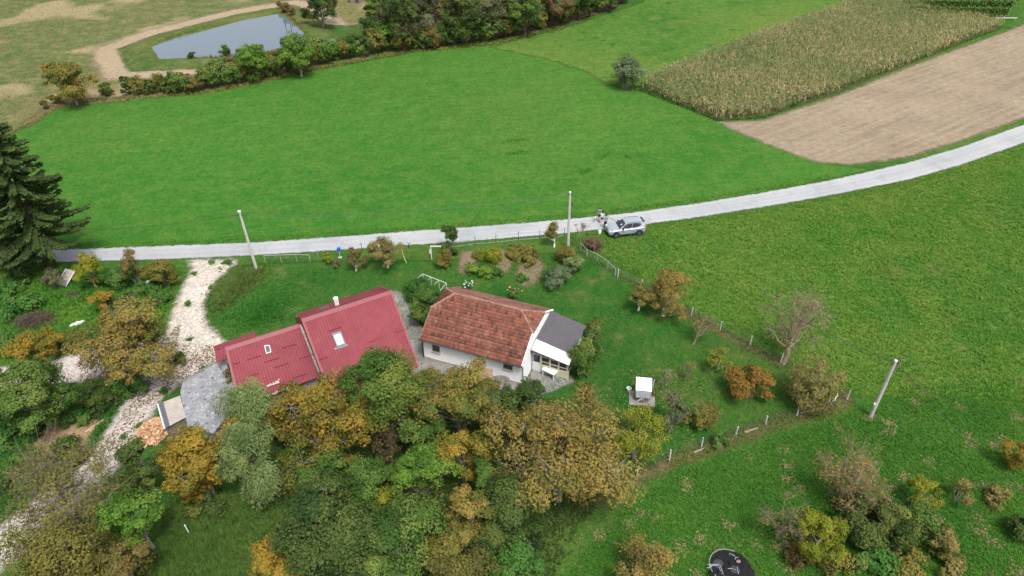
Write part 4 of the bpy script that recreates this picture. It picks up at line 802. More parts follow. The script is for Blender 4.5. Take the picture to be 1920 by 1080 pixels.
for sy in (-1, 1):
    roof.slab([(-LX, sy * LY, ZE), (LX, sy * LY, ZE), (LX, sy * hy, ZH), (XR, 0, ZR), (-XR, 0, ZR), (-LX, sy * hy, ZH)][::(1 if sy < 0 else -1)], .07)
for sx in (-1, 1):
    roof.slab([(sx * LX, -hy, ZH), (sx * LX, hy, ZH), (sx * XR, 0, ZR)][::(1 if sx > 0 else -1)], .07)
ro = roof.build('roof', m_wood, house)
def tile_field(org, ex, ey, nrm, wid, length, halfw, seed, name):
    """overlapping flat tiles; org = middle of eave, ex along eave, ey up slope; halfw(t) = half width at distance t up the slope"""
    r = np.random.default_rng(seed); V, Fc, Tn = [], [], []; row_h, tw = .295, .215
    rows = int(length / row_h); cl = 0
    for i in range(rows + 1):
        t0 = i * row_h - .05; t1 = t0 + row_h + .09; hw = halfw(min(max((t0 + t1) / 2, 0), length))
        if hw < .12: continue
        k = int(2 * hw / tw)
        off = (i % 2) * tw * .5; xs = np.arange(-hw + tw / 2, hw - tw / 2 + .02, tw) + (off if k > 2 else 0)
        sag = .03 * math.sin(i * .9)
        for x in xs:
            if abs(x) > hw + .02: continue
            j = r.normal(0, .012, 3); w2 = tw * .49; lift = .075 + abs(r.normal(0, .008)); lo = .02
            y0, y1 = t0 + j[0], min(t1, length) ; wv = .012 * math.sin(x * 1.3 + i)
            P4 = [(x - w2, y0, lift + wv), (x + w2, y0, lift + wv + r.normal(0, .006)), (x + w2, y1, lo + .028), (x - w2, y1, lo + .028), (x - w2, y0, lift - .045), (x + w2, y0, lift - .045)]
            V += [np.array(org) + np.array(ex) * p[0] + np.array(ey) * p[1] + np.array(nrm) * p[2] for p in P4]; b_ = len(V) - 6
            Fc += [(b_, b_ + 1, b_ + 2, b_ + 3), (b_ + 4, b_ + 5, b_ + 1, b_), (b_ + 4, b_, b_ + 3, b_ + 3), (b_ + 1, b_ + 5, b_ + 2, b_ + 2)][:2]
            tv = float(np.clip(.48 + .10 * math.sin(i * 2.1) + r.normal(0, .17), 0, 1)); tv = min(1, tv + (.22 if name == 'rear_slope_tiles' else 0)); Tn += [tv, tv * .25]  # rear tiles tinted lighter as painted light; front edges darker as row shadow lines
    o = link(name, mesh_np(name, V, Fc, m_tile_lit if name == 'rear_slope_tiles' else m_tile, Tn), house); o.parent = ro; tag(o, kind='stuff'); return o
sl_len = math.hypot(LY, ZR - ZE); uy, uz = LY / sl_len, (ZR - ZE) / sl_len; th_ = (LY - hy) / uy
def hwid(t): return LX if t <= th_ else LX + (XR - LX) * (t - th_) / (sl_len - th_)
tile_field((0, -LY, ZE), (1, 0, 0), (0, uy, uz), (0, -uz, uy), 0, sl_len, hwid, 1, 'front_slope_tiles')
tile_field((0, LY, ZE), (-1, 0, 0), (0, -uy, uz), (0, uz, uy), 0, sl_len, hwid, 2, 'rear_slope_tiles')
hl = math.hypot(LX - XR, ZR - ZH); hx, hz = (LX - XR) / hl, (ZR - ZH) / hl
for sx in (-1, 1):
    tile_field((sx * LX, 0, ZH), (0, sx, 0), (-sx * hx, 0, hz), (sx * hz, 0, hx), 0, hl, lambda t: hy * (1 - t / hl), 5 + sx, 'hip_tiles')
def caps(a, bb, n, seed):
    a, bb = Vector(a), Vector(bb); r = random.Random(seed); q = MB(); L_ = (bb - a); st = L_ / n
    for i in range(n):
        p = a + st * i; q.tube([p - st * .08 + Vector((0, 0, .05)), p + st * 1.02 + Vector((0, 0, .02 + r.uniform(0, .02)))], [.13, .105], 8)
    return q
for a, bb, n_ in (((-XR, 0, ZR), (XR, 0, ZR), 18), ((-LX, -hy, ZH), (-XR, 0, ZR), 7), ((-LX, hy, ZH), (-XR, 0, ZR), 7), ((LX, -hy, ZH), (XR, 0, ZR), 7), ((LX, hy, ZH), (XR, 0, ZR), 7)):
    tag(caps(a, bb, n_, 3).build('ridge_tiles', m_cap, ro), kind='stuff')
# mortar verge along both gables
for sx in (-1, 1):
    for sy in (-1, 1):
        q = MB(); q.tube([(sx * (LX - .02), sy * LY, ZE + .05), (sx * (LX - .02), sy * hy, ZH + .05)], .075 if sx > 0 else .05, 5); q.build('verge_mortar', m_wall if sx > 0 else m_cap, ro)
for sy in (-1, 1):
    q = MB(); q.tube([(-LX, sy * (LY + .06), ZE - .04), (LX, sy * (LY + .06), ZE - .06)], .055, 8); q.build('gutter', m_dkmet if sy < 0 else m_galv, house)
q = MB(); q.tube([(LX - .05, -LY - .06, ZE - .05), (LX - .05, -WY - .08, ZE - .5), (LX - .05, -WY - .08, .1)], .045, 8); q.build('downpipe', m_galv, house)
q = MB(); q.tube([(-WX - .03, -LY, ZE - .08), (-WX - .03, -WY - .08, ZE - .45), (-WX - .03, -WY - .08, .2)], .05, 8); q.build('downpipe', m_black, house)
def on_front(px, py, yl, org=oc_, e=od, nn=on):
    """pixel -> local x, z on the house plane local y = yl"""
    d = ray(px, py); a = org @ nn + yl; t = a / (d[:2] @ nn); p = d * t
    return float((p[:2] - org) @ e), float(p[2] + CAM_H)
for (px, py, wd, ht, bars) in ((817.7, 653.3, .72, .72, 1), (903, 676, .72, .74, 1), (952.4, 687.8, .85, .52, 1)):
    x, z = on_front(px, py, -WY)
    window(house, 'window', (x, -WY - .02, z), wd, ht, bars=bars, frame=m_grey if px > 900 and px < 940 else m_wood)
# annex with dark roof, white porch roof and glazed front
AX0, AX1 = 4.84, 8.25
def az(x): return 3.0 - (x - 4.85) * .235
b = MB()
b.add([(x, y, z) for y in (-.60, 3.30) for (x, z) in ((AX0, 0), (8.05, 0), (8.05, az(8.05) - .1), (AX0, az(AX0) - .1))], [(0, 1, 2, 3), (7, 6, 5, 4), (0, 4, 5, 1), (1, 5, 6, 2), (2, 6, 7, 3), (3, 7, 4, 0)])
b.build('annex_wall', m_wall, house)
m_dk = NT('dark roofing sheets', .7, .25); m_dk.color(m_dk.mix(m_dk.noise(1.2, 5, .65, m_dk.objc()), (.060, .056, .062), (.095, .088, .094))); m_dk = m_dk.mat
ar = MB(); ar.slab([(4.86, -.68, az(4.86)), (AX1, -.68, az(AX1)), (AX1, 3.45, az(AX1)), (4.86, 3.45, az(4.86))], .08)
ar = ar.build('annex_roof', m_dk, house)
for i in range(11):
    for j in range(10):      # overlapping sheet shingles, each one a piece
        x0 = 4.88 + j * .338; y0 = -.68 + i * .376
        q = MB(); q.add([(x0, y0 + .01, az(x0) + .012), (x0 + .345, y0 + .01, az(x0 + .345) + .026), (x0 + .345, y0 + .366, az(x0 + .345) + .026), (x0, y0 + .366, az(x0) + .012),
                         (x0 + .345, y0 + .01, az(x0 + .345) + .002), (x0 + .345, y0 + .366, az(x0 + .345) + .002)], [(0, 1, 2, 3), (1, 4, 5, 2)]); q.build('roof_sheet', m_dk, ar)
wr = MB(); wr.slab([(4.90, -1.95, az(4.9) - .22), (AX1 + .05, -1.85, az(AX1) - .20), (AX1 + .05, -.70, az(AX1) - .02), (4.90, -.70, az(4.9) - .02)], .05)
wr = wr.build('porch_roof', m_white, house)
for i in range(12):
    x0 = 5.0 + i * .28; q = MB(); q.box((x0, -1.31, az(x0) - .105), (.035, 1.16, .03), rx=.155); q.build('roof_rib', m_white, wr)
q = MB(); q.slab([(4.88, -1.97, az(4.9) - .50), (6.6, -1.92, az(6.6) - .32), (6.6, -1.92, az(6.6) - .25), (4.88, -1.97, az(4.9) - .27)], .03); q.build('fascia', plain('brown fascia', (.10, .05, .05)), house)
FY = -1.55
q = MB(); q.box((4.90 + .72 + 1.36, FY + .02, .45), (2.55, .06, .9)); q.build('porch_panel', m_cream, house)
q = MB(); q.box((AX1 - .2, (FY - .6) / 2, .95), (.08, abs(FY) - .6, 1.9)); q.build('porch_wall', m_white, house)
do = empty('door', (5.28, FY, 0), 0); do.parent = house
q = MB(); q.box((0, 0, .55), (.78, .06, 1.08)); q.box((0, 0, 2.05), (.78, .06, .14)); q.box((-.35, 0, 1.53), (.08, .06, .9)); q.box((.35, 0, 1.53), (.08, .06, .9)); q.build('leaf', m_white, do)
q = MB(); q.box((0, .01, 1.53), (.64, .02, .9)); q.build('pane', m_glass, do)
q = MB(); q.box((.33, -.06, 1.02), (.04, .06, .14)); q.build('handle', m_dkmet, do)
for i in range(3):
    wo_ = empty('window', (6.10 + i * .80, FY, 1.42 - i * .05), 0); wo_.parent = house
    q = MB()
    for sx in (-1, 1): q.box((sx * .37, 0, 0), (.07, .07, 1.04))
    for sz in (-.49, -.10, .49): q.box((0, .002, sz), (.67, .065, .06))
    q.build('frame', m_cream, wo_)
    for z0, hh in ((.195, .53), (-.295, .33)):
        q = MB(); q.box((0, .015, z0), (.68, .012, hh)); q.build('pane', m_glass, wo_)

# ---------------------------------------------------------------- red metal roof house
RA = R(30.8); rd = np.array([math.cos(RA), math.sin(RA)]); rn = np.array([-rd[1], rd[0]])
rorg = rd * 9.0 + rn * 46.0
rh = empty('red_roof_house', (rorg[0], rorg[1], 0), RA, 'house with two-level ribbed red metal roof, skylight and white vent', 'house')
def rl(p): q = np.array(p[:2]) - rorg; return Vector((q @ rd, q @ rn, p[2]))
def ribbed(A, B_, C_, D_, sp=.24, hgt=.035, th=.05):
    """sheet A-B (eave) to D-C (ridge), ribs running up the slope"""
    A, B_, C_, D_ = map(Vector, (A, B_, C_, D_)); nrm = (B_ - A).cross(D_ - A).normalized(); k = max(2, int((B_ - A).length / sp)); b = MB()
    b.slab([A, B_, C_, D_], th)
    r_ = MB()
    for i in range(k + 1):
        f = i / k; e = A.lerp(B_, f); g = D_.lerp(C_, f); u = (B_ - A).normalized()
        w0, w1 = .045, .02
        p = [e - u * w0, e - u * w1 + nrm * hgt, e + u * w1 + nrm * hgt, e + u * w0, g - u * w0, g - u * w1 + nrm * hgt, g + u * w1 + nrm * hgt, g + u * w0]
        p = [q + nrm * .002 for q in p]; r_.add(p, [(0, 1, 5, 4), (1, 2, 6, 5), (2, 3, 7, 6), (0, 3, 2, 1)])
    b.add(r_.v, r_.f); return b, nrm
Lr, Rr = rl(G(566.7, 598.5, 6.5)), rl(G(732.6, 545.4, 6.5)); Lb, Rb = rl(G(556.3, 588.2, 4.0)), rl(G(710.6, 537.6, 4.0)); Rf = rl(G(785, 688, 2.5))
Lf = Vector((Lr.x - .15, Rf.y, 2.5))
bb_, nF = ribbed(Lf, Rf, Rr, Lr); main_roof = bb_.build('roof', m_red, rh)
bb_, nB = ribbed(Rb, Lb, Lr, Rr); bb_.build('rear_roof', m_red, rh)
ll, lrr = rl(G(424, 651.7, 5.0)), rl(G(566.7, 606.3, 5.0)); le, lre = rl(G(450, 760, 2.1)), rl(G(546, 725.6, 2.1))
ex = (lre - le).normalized(); lre = le + ex * ((Lf.x - .02 - le.x) / ex.x); lrr = ll + (lrr - ll) * ((Lf.x - .02 - ll.x) / (lrr.x - ll.x))
bb_, nL = ribbed(le, lre, lrr, ll); low_roof = bb_.build('lower_roof', m_red, rh)
lbl, lbr = Vector((ll.x, ll.y + 1.6, 3.3)), Vector((lrr.x, lrr.y + 1.6, 3.3))
bb_, _ = ribbed(lbr, lbl, ll, lrr); bb_.build('lower_rear_roof', m_red, rh)
def wallbox(name, x0, x1, prof):
    b = MB(); n = len(prof); b.add([(x0, y, z) for y, z in prof] + [(x1, y, z) for y, z in prof], [tuple(range(n)), tuple(range(2 * n - 1, n - 1, -1))] + [(i, (i + 1) % n, (i + 1) % n + n, i + n) for i in range(n)])
    return b.build(name, m_pinkw, rh)
rm_ = (Lr + Rr) / 2; fy, by = Rf.y + .45, (Lb.y + Rb.y) / 2 - .3
def zf(y): return 2.5 + 4.0 * (y - Rf.y) / (rm_.y - Rf.y) - .12
def zb(y): return 6.5 - 2.5 * (y - rm_.y) / ((Lb.y + Rb.y) / 2 - rm_.y) - .12
wallbox('wall', Lf.x + .3, min(Rf.x, Rr.x) - .45, [(fy, 0), (by, 0), (by, zb(by)), (rm_.y, 6.5 - .16), (fy, zf(fy))])
lfy, lby = le.y + .4, lbl.y - .25
wallbox('lower_wall', max(le.x, ll.x) + .3, Lf.x + .28, [(lfy, 0), (lby, 0), (lby, 3.3 + .25 * 1.06 - .2), (ll.y, 5.0 - .2), (lfy, 2.1 + (5 - 2.1) * .4 / (ll.y - le.y) - .14)])
for nm, a, c2 in (('ridge_cap', Lr, Rr), ('ridge_cap', ll, lrr)):
    q = MB(); u = (c2 - a).normalized(); q.slab([a + Vector((-.06, -.30, -.15)), c2 + Vector((.06, -.30, -.15)), c2 + Vector((.06, 0, .07)), a + Vector((-.06, 0, .07))], .03)
    q.slab([a + Vector((-.06, 0, .07)), c2 + Vector((.06, 0, .07)), c2 + Vector((.06, .28, -.10)), a + Vector((-.06, .28, -.10))], .03); q.build(nm, m_red2, rh)
def trim(a, c2, name='verge_trim', r_=.07):
    q = MB(); d_ = (c2 - a); u = Vector((0, 0, 1)); s_ = d_.cross(u).normalized() * .09; q.slab([a - s_ + u * .06, a + s_ + u * .06, c2 + s_ + u * .06, c2 - s_ + u * .06], .14); return q.build(name, m_red2, rh)
trim(Lf, Lr); trim(Rf, Rr); trim(Rr, Rb); trim(Lr, Lb); trim(le, ll)
def on_plane(px, py, A, nrm):
    d = Vector(ray(px, py)); rot = Matrix.Rotation(-RA, 3, 'Z'); o_ = rot @ (Vector((0, 0, CAM_H)) - Vector((rorg[0], rorg[1], 0))); d = rot @ d
    t = (A - o_).dot(nrm) / d.dot(nrm); return o_ + d * t
def zoom1(u, v): return 380 + u * .25926, 500 + v * .25926
def snow(u0, v0, u1, v1, A, nrm, par):
    a, c2 = on_plane(*zoom1(u0, v0), A, nrm), on_plane(*zoom1(u1, v1), A, nrm); q = MB(); s_ = (c2 - a).normalized(); up_ = nrm.cross(s_)
    q.slab([a + nrm * .012, c2 + nrm * .012, c2 + nrm * .13 + up_ * .02, a + nrm * .13 + up_ * .02], .015); q.build('snow_guard', m_red2, par)
for s_ in ((905, 472, 1005, 438), (1200, 552, 1285, 520), (835, 680, 905, 655), (1385, 480, 1470, 455), (1390, 645, 1435, 630), (975, 795, 1040, 772)): snow(*s_, Rf, nF, main_roof)
for s_ in ((575, 592, 680, 560), (320, 678, 425, 645), (445, 695, 552, 662), (515, 735, 622, 700), (303, 808, 408, 772), (218, 708, 270, 696), (700, 670, 800, 636), (655, 808, 760, 775), (455, 880, 560, 845)): snow(*s_, le, nL, low_roof)
def patch(corners, A, nrm, h=.0): return [on_plane(*zoom1(*c_), A, nrm) + nrm * h for c_ in corners]
# skylight
sk = empty('skylight', patch([(985, 590)], Rf, nF)[0], 0); sk.parent = rh; so = sk.location
co = [(932, 488), (998, 468), (1036, 565), (972, 588)]
pp = [p - so for p in patch(co, Rf, nF)][::-1]
q = MB(); n_ = len(pp); ce = sum(pp, Vector()) / 4; inn = [p.lerp(ce, .26) for p in pp]
q.add([p + nF * .01 for p in pp] + [p + nF * .14 for p in pp] + [p + nF * .14 for p in inn] + [p + nF * .07 for p in inn], [(i, (i + 1) % 4, (i + 1) % 4 + 4, i + 4) for i in range(4)] + [(i + 4, (i + 1) % 4 + 4, (i + 1) % 4 + 8, i + 8) for i in range(4)] + [(i + 8, (i + 1) % 4 + 8, (i + 1) % 4 + 12, i + 12) for i in range(4)])
q.build('frame', m_lead, sk)
q = MB(); q.add([p + nF * .09 for p in inn], [(0, 1, 2, 3)]); q.build('pane', m_sky, sk)
q = MB(); q.slab([p - so for p in patch([(955, 604), (1050, 572), (1046, 560), (950, 590)], Rf, nF, .06)], .03); q.build('flashing', m_lead, sk)
# roof hatch on the lower roof
hk = empty('roof_hatch', patch([(470, 600)], le, nL)[0], 0); hk.parent = rh; so = hk.location
pp = [p - so for p in patch([(445, 572), (483, 568), (497, 620), (460, 632)], le, nL)][::-1]; ce = sum(pp, Vector()) / 4; inn = [p.lerp(ce, .22) for p in pp]
q = MB(); q.add([p + nL * .01 for p in pp] + [p + nL * .10 for p in pp] + [p + nL * .10 for p in inn] + [p + nL * .02 for p in inn], [(i, (i + 1) % 4, (i + 1) % 4 + 4, i + 4) for i in range(4)] + [(i + 4, (i + 1) % 4 + 4, (i + 1) % 4 + 8, i + 8) for i in range(4)] + [(i + 8, (i + 1) % 4 + 8, (i + 1) % 4 + 12, i + 12) for i in range(4)]); q.build('frame', m_white, hk)
q = MB(); q.add([p + nL * .07 for p in inn], [(0, 1, 2, 3)]); q.build('pane', m_black, hk)
# white vent stack on the rear slope, dark rear rooflight
vb = on_plane(*zoom1(972, 282), Rb, nB); q = MB(); q.box(vb + Vector((0, 0, .25)), (.34, .34, .8)); vo = q.build('vent_stack', m_white, rh)
q = MB(); q.lathe(vb + Vector((0, 0, .65)), [(.20, 0), (.22, .05), (.22, .20), (.12, .27)], 14); q.build('cap', m_white, vo)
pp = patch([(843, 300), (905, 280), (915, 292), (852, 312)], Rb, nB, .05)
q = MB(); q.slab(pp[::-1], .04); q.build('rear_rooflight', m_lead, rh)
q = MB(); xg = Lf.x + .27; q.slab([(xg, fy, .3), (xg, fy, zf(fy)), (xg, rm_.y, 6.32), (xg, by, zb(by)), (xg, by, .3)][::-1], .04); q.build('gable_shade_sheet', m_red2, rh)  # red sheet added over the left gable wall to stand in for its shade
# canopy roof over the side entrance
cu = [rl(G(400.7, 649, 2.9)), rl(G(477, 623, 2.9)), rl(G(481, 631, 3.15)), rl(G(404, 658.5, 3.15))]; cl_ = [rl(G(404, 658.5, 3.15)), rl(G(430, 649.5, 3.15)), rl(G(430, 671, 2.7)), rl(G(406.5, 679, 2.7))]
bb_, _ = ribbed(cu[1], cu[0], cu[3], cu[2], .22, .03, .04); bb_.build('canopy_roof', m_red, rh)
bb_, _ = ribbed(cl_[3], cl_[2], cl_[1], cl_[0], .22, .03, .04); bb_.build('canopy_roof', m_red, rh)
for p in (cu[0].lerp(ce * 0 + cu[2], .08), cl_[3].lerp(cl_[1], .10)):
    q = MB(); q.box((p.x, p.y, 1.36), (.12, .12, 2.72)); q.build('canopy_post', m_wood, rh)
# flakes of debris caught behind the snow guards
r = np.random.default_rng(4); fl = MB()
for i in range(70):
    u_ = r.uniform(468, 556); v_ = 872 - (u_ - 468) * .36 - abs(r.normal(0, 9)); p = on_plane(*zoom1(u_, v_), le, nL); fl.box(p + nL * .05, (r.uniform(.05, .16), r.uniform(.04, .1), .03), r.uniform(0, 3), rx=r.uniform(-.3, .8))
for i in range(60):
    u_ = r.uniform(470, 620); v_ = 938 - (u_ - 470) * .36 - abs(r.normal(0, 6)); p = on_plane(*zoom1(u_, v_), le, nL); fl.box(p + nL * .05, (r.uniform(.05, .14), r.uniform(.04, .1), .03), r.uniform(0, 3), rx=r.uniform(-.3, .8))
tag(fl.build('plaster_debris', plain('plaster crumbs', (.50, .40, .33)), rh), kind='stuff')

# ---------------------------------------------------------------- flat grey roof outbuilding and lean-to
pz = 1.7
fp = [G(*p, pz)[:2] for p in ((338, 735), (343, 716), (398, 683), (420, 672), (452, 745), (400, 812), (352, 800))]
fc = np.mean(fp, 0); ob = empty('flat_roof_outbuilding', (fc[0], fc[1], 0), 0, 'low outbuilding with flat weathered grey felt roof beside the red roof', 'outbuilding')
m = NT('lichened felt', .95, .15); oc = m.objc()
c = m.mix(m.ramp(m.noise(.9, 6, .7, oc), [(.35, 0), (.65, 1)]), (.15, .155, .165), (.25, .255, .27))
c = m.mix(m.math('MULTIPLY', m.ramp(m.noise(3.2, 6, .75, oc), [(.55, 0), (.63, 1)]), .8), c, (.42, .41, .39)); c = m.mix(m.math('MULTIPLY', m.ramp(m.noise(2.3, 6, .75, m.mapd(oc, (1, 1, 1), 1.2)), [(.56, 0), (.64, 1)]), .85), c, (.05, .045, .038))
m.color(c); m.bump(m.noise(6, 6, .7, oc), .6, .05); m_felt = m.mat
fpl = [Vector((p[0] - fc[0], p[1] - fc[1], pz)) for p in fp][::-1]
q = MB(); q.slab(fpl, .18); q.build('roof', m_felt, ob)
q = MB(); q.slab([p * .93 + Vector((0, 0, -.18 - p.z * .93 + pz)) for p in fpl], pz - .18); q.build('wall', m_grey, ob)
e0, e1 = fpl[-2], fpl[-3]
q = MB(); q.tube([fpl[5] + Vector((0, 0, .05)), fpl[4] + Vector((0, 0, .05)), fpl[3] + Vector((0, 0, .05))], .10, 4); q.build('parapet', m_conc.mat if hasattr(m_conc, 'mat') else m_grey, ob)
r = np.random.default_rng(8); q = MB()
for i in range(70):
    a, bq = r.uniform(0, 1, 2); p = fpl[4].lerp(fpl[0], a).lerp(fpl[3].lerp(fpl[1], a), bq * .9); q.box((p.x, p.y, pz + .03), (r.uniform(.04, .13), r.uniform(.03, .09), .04), r.uniform(0, 3))
tag(q.build('roof_debris', plain('stone crumbs', (.36, .355, .34)), ob), kind='stuff')
sa, sb2, sc_, sd2_ = [GV(*p) for p in ((297, 758, 1.55), (310, 804, 1.55), (349, 783, 1.62), (338, 742, 1.62))]
so = (sa + sb2 + sc_ + sd2_) / 4; so.z = 0; lt = empty('lean_to_shed', so, 0, 'small lean-to shed with pale corrugated sheet roof next to the firewood', 'shed')
m_corr = plain('pale corrugated sheet', (.30, .265, .235), .7, var=.2, scale=1.2, metal=.1)
q = MB(); A, B_, C_, D_ = [p - so for p in (sa, sb2, sc_, sd2_)]
nr_ = 13; ns_ = nr_ * 4
V_ = []
for i in range(ns_ + 1):
    f = i / ns_; zz = .03 * math.cos(f * nr_ * 2 * math.pi)
    V_ += [A.lerp(B_, f) + Vector((0, 0, zz)), D_.lerp(C_, f) + Vector((0, 0, zz))]
q.add(V_, [(2 * i, 2 * i + 2, 2 * i + 3, 2 * i + 1) for i in range(ns_)]); q.build('roof', m_corr, lt)
q = MB(); q.tube([A + Vector((-.06, 0, .02)), B_ + Vector((-.06, 0, .02))], .06, 6); q.build('gutter', m_white, lt)
q = MB(); q.slab([A.lerp(D_, .02) + Vector((0, 0, .05)), B_.lerp(C_, .02) + Vector((0, 0, .05)), B_.lerp(C_, .22) + Vector((0, 0, .05)), A.lerp(D_, .22) + Vector((0, 0, .05))], .02); q.build('felt_strip', m_lead, lt)
for p in (A, B_, C_, D_):
    q = MB(); pi = p * .9; q.box((pi.x, pi.y, .74), (.1, .1, 1.48)); q.build('post', m_wood, lt)
for (p0, p1) in ((B_, C_), (A, D_)):
    for k in range(5):
        z0 = .12 + k * .27; q = MB(); a, c2 = p0 * .9, p1 * .9; q.slab([(a.x, a.y, z0), (c2.x, c2.y, z0), (c2.x, c2.y, z0 + .22), (a.x, a.y, z0 + .22)], .03); q.build('board', m_wood, lt)
# firewood heap: every billet is a piece
fw = G(288, 812); fo = empty('firewood_heap', (fw[0], fw[1], 0), 0, 'heap of split pale orange firewood beside the lean-to shed', 'firewood')
m_fw = [plain('split wood %d' % i, c_, .85, var=.3, scale=9) for i, c_ in enumerate([(.50, .30, .16), (.42, .24, .13), (.56, .38, .23), (.30, .17, .10)])]
r = np.random.default_rng(3); lm = []
for k in range(4):
    q = MB(); q.add([(-.17, -.08, -.05), (-.17, .08, -.05), (-.17, 0, .09), (.17, -.08, -.05), (.17, .08, -.05), (.17, 0, .09)], [(0, 2, 1), (3, 4, 5), (0, 1, 4, 3), (1, 2, 5, 4), (2, 0, 3, 5)])
    o = q.build('billet', m_fw[k], fo); lm.append(o.data); bpy.data.objects.remove(o)
for i in range(210):
    a = r.uniform(0, 6.28); rr = math.sqrt(r.uniform(0, 1)); zz = max(0, 1 - rr) ** .8 * 1.15
    o = link('billet', lm[int(r.integers(0, 4))], fo, (math.cos(a) * rr * 1.25, math.sin(a) * rr * 1.5, .07 + zz)); o.rotation_euler = (r.uniform(-.6, .6), r.uniform(-.6, .6), r.uniform(0, 6.3))
q = MB(); q.lathe((0, 0, 0), [(1.25, .01), (1.0, .35), (.6, .75), (.2, 1.02)], 12); q.build('inner_logs', m_fw[3], fo)
# ================================================================== THINGS IN THE GARDEN
# ---- well house
wp_ = [G(*p)[:2] for p in ((1178, 742), (1224, 760), (1232, 738), (1186, 722))]
sx_ = np.array([11.0, 41.45]); wl = empty('well', (sx_[0], sx_[1], 0), R(-8), 'small well with white metal roof and grey front hatch on a concrete slab', 'well')
q = MB(); q.box((.05, -.05, .04), (2.15, 1.7, .08)); q.build('slab', plain('slab concrete', (.21, .19, .17), .95), wl)
m_stone = plain('well stone', (.20, .17, .15), .95, var=.4, scale=5)
for i in range(10):
    a = 2 * math.pi * i / 10
    for k in range(2):
        q = MB(); q.box((.05 + math.cos(a + k * .3) * .62, .12 + math.sin(a + k * .3) * .62, .21 + k * .24), (.20, .38, .225), a + k * .3); q.build('stone', m_stone, wl)
q = MB(); q.lathe((.05, .12, .3), [(.5, 0), (.5, .02)], 12); q.build('shaft_water', m_black, wl)
for sx in (-1, 1):
    for sy in (-1, 1):
        q = MB(); q.box((.05 + sx * .55, .2 + sy * .42, .75 + sy * .10), (.08, .08, 1.35 + sy * .2)); q.build('post', m_wood, wl)
rf = MB(); rf.slab([(-.62, -.42, 1.32), (.72, -.42, 1.32), (.72, .78, 1.72), (-.62, .78, 1.72)], .03); rf = rf.build('roof', m_white, wl)
for i in range(6):
    q = MB(); q.box((-.58 + i * .25, .18, 1.545), (.05, 1.26, .035), rx=.32); q.build('roof_rib', m_white, rf)
fr = MB(); fr.slab([(-.55, -.62, .70), (.65, -.62, .70), (.68, -.46, 1.28), (-.58, -.46, 1.28)], .03); fr = fr.build('front_hatch', m_galv, wl)
for i in range(7):
    q = MB(); q.box((-.5 + i * .19, -.56, .98), (.03, .03, .56), rx=-.27); q.build('hatch_rib', m_galv, fr)
q = MB(); q.tube([(-.4, -.74, .35), (.0, -.62, .66)], .025, 6); q.build('handle', m_white, wl)
b_ = G(1187, 734); q = MB(); q.lathe((0, 0, 0), [(.16, 0), (.21, .30), (.23, .31), (.19, .30), (.15, .05)], 14); tag(q.build('bucket', m_white, None, (b_[0] - .35, b_[1] + .1, 0)), 'white plastic bucket standing beside the well', 'bucket')
b_ = G(1221, 735); q = MB(); q.tube([(0, 0, 0), (.04, .03, 1.25)], [.04, .03], 6); tag(q.build('garden_stake', m_white, None, (b_[0] + .12, b_[1] + .2, 0)), 'white stake standing at the right side of the well', 'stake')

# ---- fences
def post_fence(name, label, pts, h, mat, wire=True, r_=.05, top=None, group=None, square=True, mesh=None, z_tops=True, lean=0.0):
    o = empty(name, (pts[0][0], pts[0][1], 0), 0, label, 'fence', group); O = Vector((pts[0][0], pts[0][1], 0)); L_ = [Vector((p[0], p[1], 0)) - O for p in pts]; rr = random.Random(len(pts))
    for p in L_:
        q = MB(); l_ = Vector((rr.uniform(-lean, lean), rr.uniform(-lean, lean), 0)); hh = h * rr.uniform(.94, 1.05)
        q.tube([p, p + l_ + Vector((0, 0, hh))], [r_, r_ * .92], 4 if square else 8); q.build('post', mat, o)
    if wire:
        q = MB()
        for a, c2 in zip(L_[:-1], L_[1:]):
            n_ = max(1, int((c2 - a).length / .45))
            for zz in (.08, h * .5, h * .93): q.tube([a + Vector((0, 0, zz)), (a + c2) / 2 + Vector((0, 0, zz - .03)), c2 + Vector((0, 0, zz))], .008, 3, cap=False)
            for i in range(n_ * 2):   # chain-link diagonals
                f0, f1 = i / (n_ * 2), min(1, (i + 1.6) / (n_ * 2)); u0, u1 = a.lerp(c2, f0), a.lerp(c2, f1)
                q.tube([u0 + Vector((0, 0, .06)), u1 + Vector((0, 0, h * .92))], .0035, 3, cap=False); q.tube([u1 + Vector((0, 0, .06)), u0 + Vector((0, 0, h * .92))], .0035, 3, cap=False)
        tag(q.build('wire_mesh', mesh or m_galv, o), kind='stuff')
    if top:
        for a, c2 in zip(L_[:-1], L_[1:]):
            q = MB(); q.tube([a + Vector((0, 0, h - .03)), c2 + Vector((0, 0, h - .03))], top, 6); q.build('top_rail', mat, o)
    return o
m_fgreen = paint('greenish fence post', (.30, .38, .34), .6); m_meshg = paint('green wire', (.06, .14, .10), .6)
m_cpost = paint('concrete post', (.48, .47, .45), .85)
gp = lambda L_: [tuple(G(*p)[:2]) for p in L_]
post_fence('wire_fence', 'low pipe-framed wire fence on the lane before the red roof lawn', gp([(498, 493), (528, 492), (557, 491), (582, 492)]), 1.0, m_galv, top=.022, r_=.035, square=False, mesh=m_dkmet)
post_fence('wire_fence', 'thin dark post fence between the lane and vegetable garden', gp([(845, 464), (891, 458), (930, 455), (972, 450), (1012, 447), (1058, 443)]), 1.15, m_dkmet, r_=.03, square=False)
post_fence('wire_fence', 'pale green pipe fence at the garden corner by the brush heap', gp([(1089, 471), (1100, 483), (1119, 491), (1139, 505), (1153, 519)]), 1.05, m_fgreen, top=.022, r_=.035, square=False, mesh=m_meshg)
